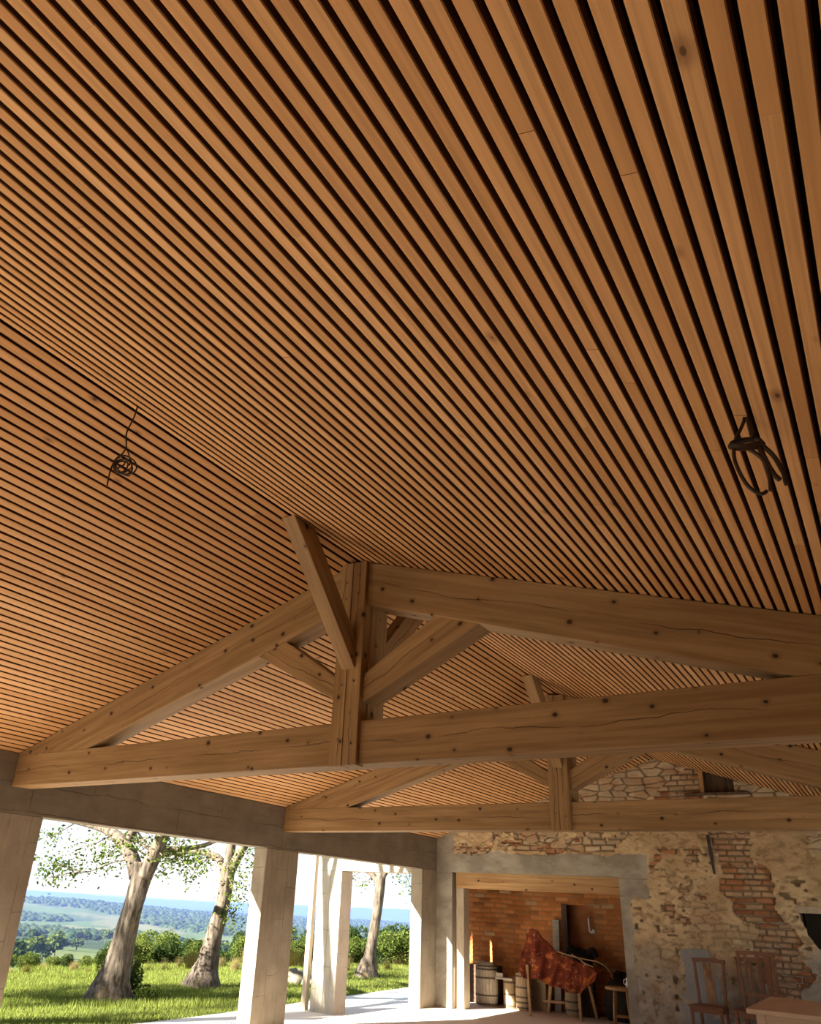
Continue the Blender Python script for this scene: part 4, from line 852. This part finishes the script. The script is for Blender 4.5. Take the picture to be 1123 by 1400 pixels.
tree('oak_tree', 'second old tree on the lawn with lumpy trunk, seen just left of the middle column', (-13.25, 13.4, GZ),
     [(-13.36, 13.41, GZ-.15, .72), (-13.32, 13.41, -.10, .46), (-13.28, 13.41, .10, .38), (-13.2, 13.41, .5, .29), (-13.1, 13.41, 1.0, .265), (-13.0, 13.41, 1.55, .235), (-12.98, 13.41, 2.1, .25)],
     [[(-13.05, 13.41, 1.9, .15), (-13.25, 13.4, 2.22, .13), (-13.6, 13.4, 2.36, .11), (-14.2, 13.3, 2.42, .08), (-15.2, 13.2, 2.30, .05)],
      [(-12.95, 13.41, 1.95, .17), (-12.75, 13.45, 2.35, .15), (-12.5, 13.5, 2.8, .13), (-12.2, 13.6, 3.6, .1)],
      [(-13.0, 13.4, 2.0, .18), (-13.05, 13.5, 2.8, .15), (-13.2, 13.8, 4.0, .1)]],
     1.4, 'oak', 23, spray=[[(-12.9, 13.3, 2.2), (-12.6, 13.2, 2.1), (-12.3, 13.2, 1.85)], [(-13.5, 13.3, 2.3), (-13.8, 13.2, 2.05), (-14.0, 13.2, 1.75)], [(-14.3, 13.2, 2.35), (-14.7, 13.2, 2.1), (-15.0, 13.1, 1.85)], [(-12.85, 13.3, 1.9), (-12.6, 13.3, 1.6), (-12.45, 13.3, 1.35)],
                            [(-12.8, 13.3, 1.3), (-12.65, 13.3, 1.15), (-12.55, 13.3, .95)], [(-13.2, 13.2, 2.3), (-13.6, 13.1, 2.2), (-14.0, 13.1, 2.2)], [(-14.6, 13.2, 2.4), (-15.0, 13.1, 2.3), (-15.6, 13.1, 2.25)], [(-12.6, 13.3, 2.6), (-12.3, 13.2, 2.4), (-12.0, 13.2, 2.2), (-11.9, 13.2, 1.9)], [(-12.5, 13.3, 2.7), (-12.0, 13.2, 2.55), (-11.4, 13.2, 2.4), (-11.1, 13.2, 2.1)]], dens=.9)
tree('oak_tree', 'single tree standing farther out, framed by the concrete door frame', (-12.93, 19.4, GZ),
     [(-12.97, 19.4, GZ-.15, .62), (-12.94, 19.4, -.1, .38), (-12.90, 19.4, .1, .29), (-12.83, 19.4, .5, .215), (-12.72, 19.4, 1.2, .20), (-12.66, 19.4, 1.75, .215), (-12.6, 19.4, 2.4, .20)],
     [[(-12.66, 19.4, 2.0, .14), (-12.95, 19.4, 2.3, .11), (-13.5, 19.4, 2.5, .07)], [(-12.6, 19.4, 2.2, .14), (-12.3, 19.4, 2.5, .11), (-11.7, 19.5, 2.6, .08), (-11.0, 19.6, 2.5, .05)], [(-12.6, 19.4, 2.4, .18), (-12.6, 19.5, 3.4, .13)]],
     1.4, 'oak', 31, spray=[[(-13.2, 19.3, 2.4), (-13.6, 19.2, 2.15), (-14.0, 19.2, 1.9)], [(-11.9, 19.4, 2.5), (-11.6, 19.3, 2.1), (-11.3, 19.2, 1.6), (-11.2, 19.2, 1.4)], [(-12.9, 19.3, 2.2), (-13.1, 19.3, 2.0)], [(-12.1, 19.3, 2.5), (-11.9, 19.3, 2.2)]], dens=.9)
def shade_tree(label, x, y, sd, dens):
    G = lambda *p: tuple((x+q[0], y+q[1], q[2], q[3]) for q in p)
    tree('oak_tree', label, (x, y, GZ), G((0, 0, GZ-.15, .4), (0, 0, 0, .3), (.05, .05, 1.2, .26), (.1, .1, 2.6, .26)),
         [list(G((.1, .1, 2.4, .2), (.7, .3, 3.6, .16), (1.4, .8, 4.8, .12))), list(G((.1, .1, 2.4, .2), (-.6, 0, 3.6, .16), (-1.4, .2, 4.7, .12))), list(G((.1, .1, 2.5, .22), (.1, .8, 3.8, .16), (.2, 1.6, 5.2, .12)))], 1.7, 'oak', sd, dens=dens)
shade_tree('old tree left of the view, shading the grass before the forked tree', -17.3, -4.4, 41, 4.5)
shade_tree('tree beside the open bay left of the view, dappling the concrete frame', -12.05, 4.9, 43, .32)
def azr(az, r): return (CXG+r*math.sin(math.radians(az)), CYG+r*math.cos(math.radians(az)))
def from_cam(az, d):
    """ground point seen from the viewpoint at bearing az and distance d"""
    x, y = d*math.sin(math.radians(az)), d*math.cos(math.radians(az)); r = math.hypot(x-CXG, y-CYG); a = math.degrees(math.atan2(x-CXG, y-CYG))
    return x, y, float(elev(np.array(r), np.array(a)))
def copy_tree(o, parent=None):
    c = o.copy(); C.objects.link(c)
    if parent is not None: c.parent = parent
    for ch in list(o.children): copy_tree(ch, c)
    return c
def bush_proto(n, lumps, leaf, sd, size, stem=True):
    r = np.random.default_rng(sd); pos = []
    for cx, cy, cz, a in lumps:
        d = r.normal(size=(n, 3)); d /= np.linalg.norm(d, axis=1)[:, None]; d *= (r.uniform(.55, 1.0, n)**.5)[:, None]*np.array(a); d += np.array((cx, cy, cz)); pos.append(d[d[:, 2] > .02])
    V, f = leaves(np.concatenate(pos), size, sd, .1, .6)
    t = empty('leafy_shrub', (0, 0, 0)); npmesh('foliage', V, f, LEAF[leaf], t)
    mb = MB()
    for cx, cy, cz, a in lumps: mb.tube(spline([(0, 0, -.1), (cx*.4, cy*.4, cz*.5), (cx, cy, cz)], 3), [.05, .04, .04, .03, .03, .02, .02], 5)
    build('stems', mb, BARK, t); return t
rr_ = random.Random(99)
def lump(k, w, h): return [(rr_.uniform(-w, w)*.6, rr_.uniform(-w, w)*.6, rr_.uniform(.35, .75)*h, (rr_.uniform(.35, .6)*w, rr_.uniform(.35, .6)*w, rr_.uniform(.25, .4)*h)) for _ in range(k)]
PRO = [bush_proto(700, lump(6, 1.1, 1.6), 'bush', 1, .12), bush_proto(700, lump(7, 1.2, 2.1), 'bush', 2, .12), bush_proto(700, lump(7, 1.3, 1.9), 'dark', 3, .12), bush_proto(600, lump(8, 1.4, 3.2), 'dark', 4, .15), bush_proto(600, lump(8, 1.5, 2.9), 'bush', 5, .15)]
used = set()
def shrub(k, az, d, s, label, group='shrubs along the lawn edge', cat='shrub', name=None):
    p = PRO[k]; o = p if k not in used else copy_tree(p); used.add(k)
    x, y, z = from_cam(az, d); o.location = (x, y, z-.05); o.scale = (s, s, s*rr_.uniform(.85, 1.1)); o.rotation_euler = (0, 0, rr_.uniform(0, 6.28))
    tag(o, label, cat, group, 'thing'); return o
LB = 'low green shrub in the row along the lawn edge'; LD = 'dark green bushy shrub behind the lawn edge'; LT = 'tall leafy shrub beyond the lawn edge'
TOP = ([-64, -58, -53, -51, -49, -46.5, -44, -40, -36, -33, -28], [-4.3, -4.2, -4.0, -3.3, -2.2, -2.7, -2.5, -1.9, -1.6, -1.2, -.9])
def edge_shrub(k, az, d, dt, label, group):
    x, y, z = from_cam(az, d); zt = CAMZ+math.tan(math.radians(float(np.interp(az, *TOP))+dt))*d
    shrub(k, az, d, max(.22, (zt-z+.1)/PH[k]), label, group)
PH = [max(v.co.z for v in p.children[0].data.vertices) for p in PRO]
for az in np.arange(-61, -27.5, 1.7): edge_shrub(rr_.choice((0, 1, 0, 1, 2)), az+rr_.uniform(-.5, .5), 23.5*np.interp(az, [-60, -45, -30], [.93, 1.08, 1.25]), rr_.uniform(-1.0, -.3), LB, 'low shrubs along the lawn edge')
for az in np.arange(-61, -27.5, 2.6): edge_shrub(rr_.choice((2, 3, 4, 1)), az+rr_.uniform(-.6, .6), rr_.uniform(34, 42), rr_.uniform(-.5, .25), LD, 'bushy shrubs behind the lawn edge')
for az in np.arange(-50.5, -27.5, 2.7): edge_shrub(rr_.choice((3, 4, 4)), az+rr_.uniform(-.6, .6), rr_.uniform(54, 66), rr_.uniform(-.3, .35), LT, 'tall shrubs beyond the lawn edge')
o = shrub(2, -49.5, 16.55, .30, 'small dark shrub growing at the foot of the nearest forked tree', None); o.location = (-12.95, 10.75, GZ-.05); o.scale = (.34, .34, .30)
o = shrub(1, -49.5, 16.55, .40, 'small olive shrub just behind the nearest forked tree', None); o.location = (-13.3, 11.05, GZ-.05); o.scale = (.36, .36, .42)
o = shrub(0, -49.5, 16.55, .30, 'tiny shrub in the grass right of the nearest forked trunk', None); o.location = (-12.05, 10.75, GZ-.05); o.scale = (.2, .2, .2)
# dry grass clumps along the edge
def dry_proto(sd):
    r = np.random.default_rng(sd); n = 420; a = r.uniform(0, 2*np.pi, n); b = r.uniform(0, .45, n)**1; x, y = b*np.cos(a), b*np.sin(a); h = r.uniform(.5, 1.25, n); lx, ly = r.normal(0, .22, n), r.normal(0, .22, n)
    V = np.stack([np.stack([x-.012, y, 0*x], 1), np.stack([x+.012, y, 0*x], 1), np.stack([x+lx, y+ly, h], 1)], 1).reshape(-1, 3)
    return npmesh('dry_grass_tuft', V, np.arange(3*n).reshape(n, 3), LEAF['dry'])
dp_ = [dry_proto(5), dry_proto(6)]; k = 0
for az in np.arange(-58, -28, .95):
    p = dp_[k % 2]; o = p if k < 2 else p.copy()
    if k >= 2: C.objects.link(o)
    d = rr_.uniform(20.6, 23)*np.interp(az, [-60, -45, -30], [.93, 1.08, 1.28]); x, y, z = from_cam(az, d); s = rr_.uniform(.5, 1.0)*np.interp(az, [-58, -50, -47, -44, -30], [.22, .3, .5, .5, .6]); o.location = (x, y, z-.03); o.scale = (s, s, s); o.rotation_euler = (0, 0, rr_.uniform(0, 6))
    tag(o, 'tuft of tall dry yellow grass at the lawn edge', 'dry grass', 'dry grass tufts at the lawn edge', 'thing'); k += 1
# stones on the grass
rk = build('mossy_rock', blob(blob(MB(), (0, 0, .14), (.30, .24, .22), sd=1), (.35, .1, .10), (.2, .18, .16), sd=3), simple('mossy_stone', (.10, .085, .06), (.22, .20, .14), 6, .9), smooth=True); rk.location = (-12.8, 16.0, GZ-.03)
tag(rk, 'dark heap of mossy rock on the grass between the columns', 'rock', kind='thing')

# lawn blades, only where the lawn shows
def blades():
    r = np.random.default_rng(12); n = 330000; x = r.uniform(-21, -9.9, n); y = r.uniform(6.5, 33, n)
    az = np.degrees(np.arctan2(x, y)); R_ = np.hypot(x-CXG, y-CYG); edge = np.interp(y, [10, 15, 26], [-10.15, -10.55, -11.55])
    keep = (R_ < 20.9) & (az > -58.5) & (az < -29) & (x < edge+.02) & (r.uniform(size=n) < np.clip(14/np.hypot(x, y), .3, 1)**1.0)
    x, y = x[keep], y[keep]; n = len(x); h = r.uniform(.035, .085, n)*(1+.8*(vn(x*1.3, y*1.3, 70) > .72)); t = r.uniform(0, 6.28, n); lx, ly = r.normal(0, .025, n), r.normal(0, .025, n); wv = .007
    V = np.stack([np.stack([x-wv*np.cos(t), y-wv*np.sin(t), 0*x+GZ-.005], 1), np.stack([x+wv*np.cos(t), y+wv*np.sin(t), 0*x+GZ-.005], 1), np.stack([x+lx, y+ly, GZ+h], 1)], 1).reshape(-1, 3)
    return npmesh('lawn_grass', V, np.arange(3*n).reshape(n, 3), LEAF['grass'])
tag(blades(), 'short sunlit green grass of the lawn', 'grass', kind='stuff')

# valley trees, hedges and woods
def valley_proto(sd, leaf):
    r = np.random.default_rng(sd); pos = []
    for _ in range(7):
        c = np.array((r.uniform(-2, 2), r.uniform(-2, 2), r.uniform(3, 6.2))); d = r.normal(size=(70, 3)); d /= np.linalg.norm(d, axis=1)[:, None]; pos.append(c+d*np.array((2.0, 2.0, 1.8))*r.uniform(.7, 1, (70, 1)))
    V, f = leaves(np.concatenate(pos), 1.3, sd, 0, .8); t = empty('valley_tree', (0, 0, 0)); npmesh('crown', V, f, LEAF[leaf], t)
    build('trunk', MB().tube([(0, 0, -.5), (0, 0, 2.5), (0, 0, 4.5)], [.35, .28, .15], 6), BARK, t); return t
VP = [valley_proto(1, 'dark'), valley_proto(2, 'bush'), valley_proto(3, 'dark'), valley_proto(4, 'oak')]; vu = set()
def vtree(az, d, s):
    k = rr_.randrange(4); p = VP[k]; o = p if k not in vu else copy_tree(p); vu.add(k); x, y, z = from_cam(az, d); o.location = (x, y, z-.3); o.scale = (s, s, s*rr_.uniform(.8, 1.1)); o.rotation_euler = (0, 0, rr_.uniform(0, 6))
    tag(o, 'small round tree in the hedges of the distant valley', 'tree', 'trees in the valley hedges', 'thing')
for d0, a0, a1, st_, j in ((130, -49, -28, 1.1, 18), (210, -58, -28, .9, 25), (330, -60, -29, .62, 30), (480, -60, -30, .6, 40), (640, -60, -38, .55, 50), (850, -60, -40, .5, 60)):
    a = a0
    while a < a1:
        if vn(np.array(a*.45), np.array(d0*.013), 80) > .45: vtree(a+rr_.uniform(-.2, .2), d0+rr_.uniform(-j, j), rr_.uniform(.8, 1.35)*(.62 if d0 < 250 else 1))
        a += st_*rr_.uniform(.9, 1.5)
def woods():
    r = np.random.default_rng(44); V = []; F = []; n0 = 0
    oc = np.array([(1, 0, 0), (0, 1, 0), (-1, 0, 0), (0, -1, 0), (.7, .7, .55), (-.7, .7, .55), (-.7, -.7, .55), (.7, -.7, .55), (0, 0, 1)], float)
    of = np.array([(0, 1, 4), (1, 2, 5), (2, 3, 6), (3, 0, 7), (4, 1, 5), (5, 2, 6), (6, 3, 7), (7, 0, 4), (4, 5, 8), (5, 6, 8), (6, 7, 8), (7, 4, 8)])
    for _ in range(16000):
        d = r.uniform(750, 2900)**1.0; az = r.uniform(-60, -29); x, y, z = d*math.sin(math.radians(az)), d*math.cos(math.radians(az)), 0
        if vn(np.array(x*.0042), np.array(y*.0042), 64)+np.interp(d, [550, 800, 1300, 2200], [-.04, .0, .08, .3]) < .52: continue
        rr = math.hypot(x-CXG, y-CYG); z = float(elev(np.array(rr), np.array(math.degrees(math.atan2(x-CXG, y-CYG))))); s = r.uniform(3.5, 7)
        V.append(oc*np.array((s, s, s*1.1))*(1+r.normal(0, .12, (9, 1)))+np.array((x, y, z-1))); F.append(of+n0); n0 += 9
    return npmesh('woods', np.concatenate(V), np.concatenate(F), LEAF['dark'])
tag(woods(), 'dark woods covering the far hillsides', 'woods', kind='stuff')

# summer haze lying in the valley
def haze():
    m = bpy.data.materials.new('valley_haze'); m.use_nodes = True; n = m.node_tree; n.nodes.clear()
    v = nd(n, 'ShaderNodeVolumeScatter'); v.inputs['Color'].default_value = (.30, .46, 1.0, 1); v.inputs['Density'].default_value = HAZE*.62; ab = nd(n, 'ShaderNodeVolumeAbsorption'); ab.inputs['Color'].default_value = (.21, .33, .62, 1); ab.inputs['Density'].default_value = HAZE; ad = nd(n, 'ShaderNodeAddShader'); n.links.new(v.outputs[0], ad.inputs[0]); n.links.new(ab.outputs[0], ad.inputs[1]); v.inputs['Anisotropy'].default_value = 0.0
    o = nd(n, 'ShaderNodeOutputMaterial'); n.links.new(ad.outputs[0], o.inputs['Volume'])
    A_ = (-85, -58, -46, -38, -28, -10); E_ = (-.37, -.37, -.44, -.34, -.16, -.16); mb = MB(); v = []
    for r, z0 in ((95, -14), (9300, -320)):
        for a, e in zip(A_, E_): x, y = r*math.sin(math.radians(a)), r*math.cos(math.radians(a)); v.append((x, y, CAMZ+r*math.tan(math.radians(e)))); v.append((x, y, z0))
    n = len(A_); f = []
    for i in range(n-1): f += [(2*i, 2*i+2, 2*n+2*i+2, 2*n+2*i), (2*i+1, 2*n+2*i+1, 2*n+2*i+3, 2*i+3), (2*i, 2*i+1, 2*i+3, 2*i+2), (2*n+2*i, 2*n+2*i+2, 2*n+2*i+3, 2*n+2*i+1)]
    f += [(0, 2*n, 2*n+1, 1), (2*n-2, 2*n-1, 4*n-1, 4*n-2)]
    return build("haze", mb.add(v, f), m)
HAZE = 0.00023
tag(haze(), 'thin blue haze over the far valley', 'haze', kind='stuff')
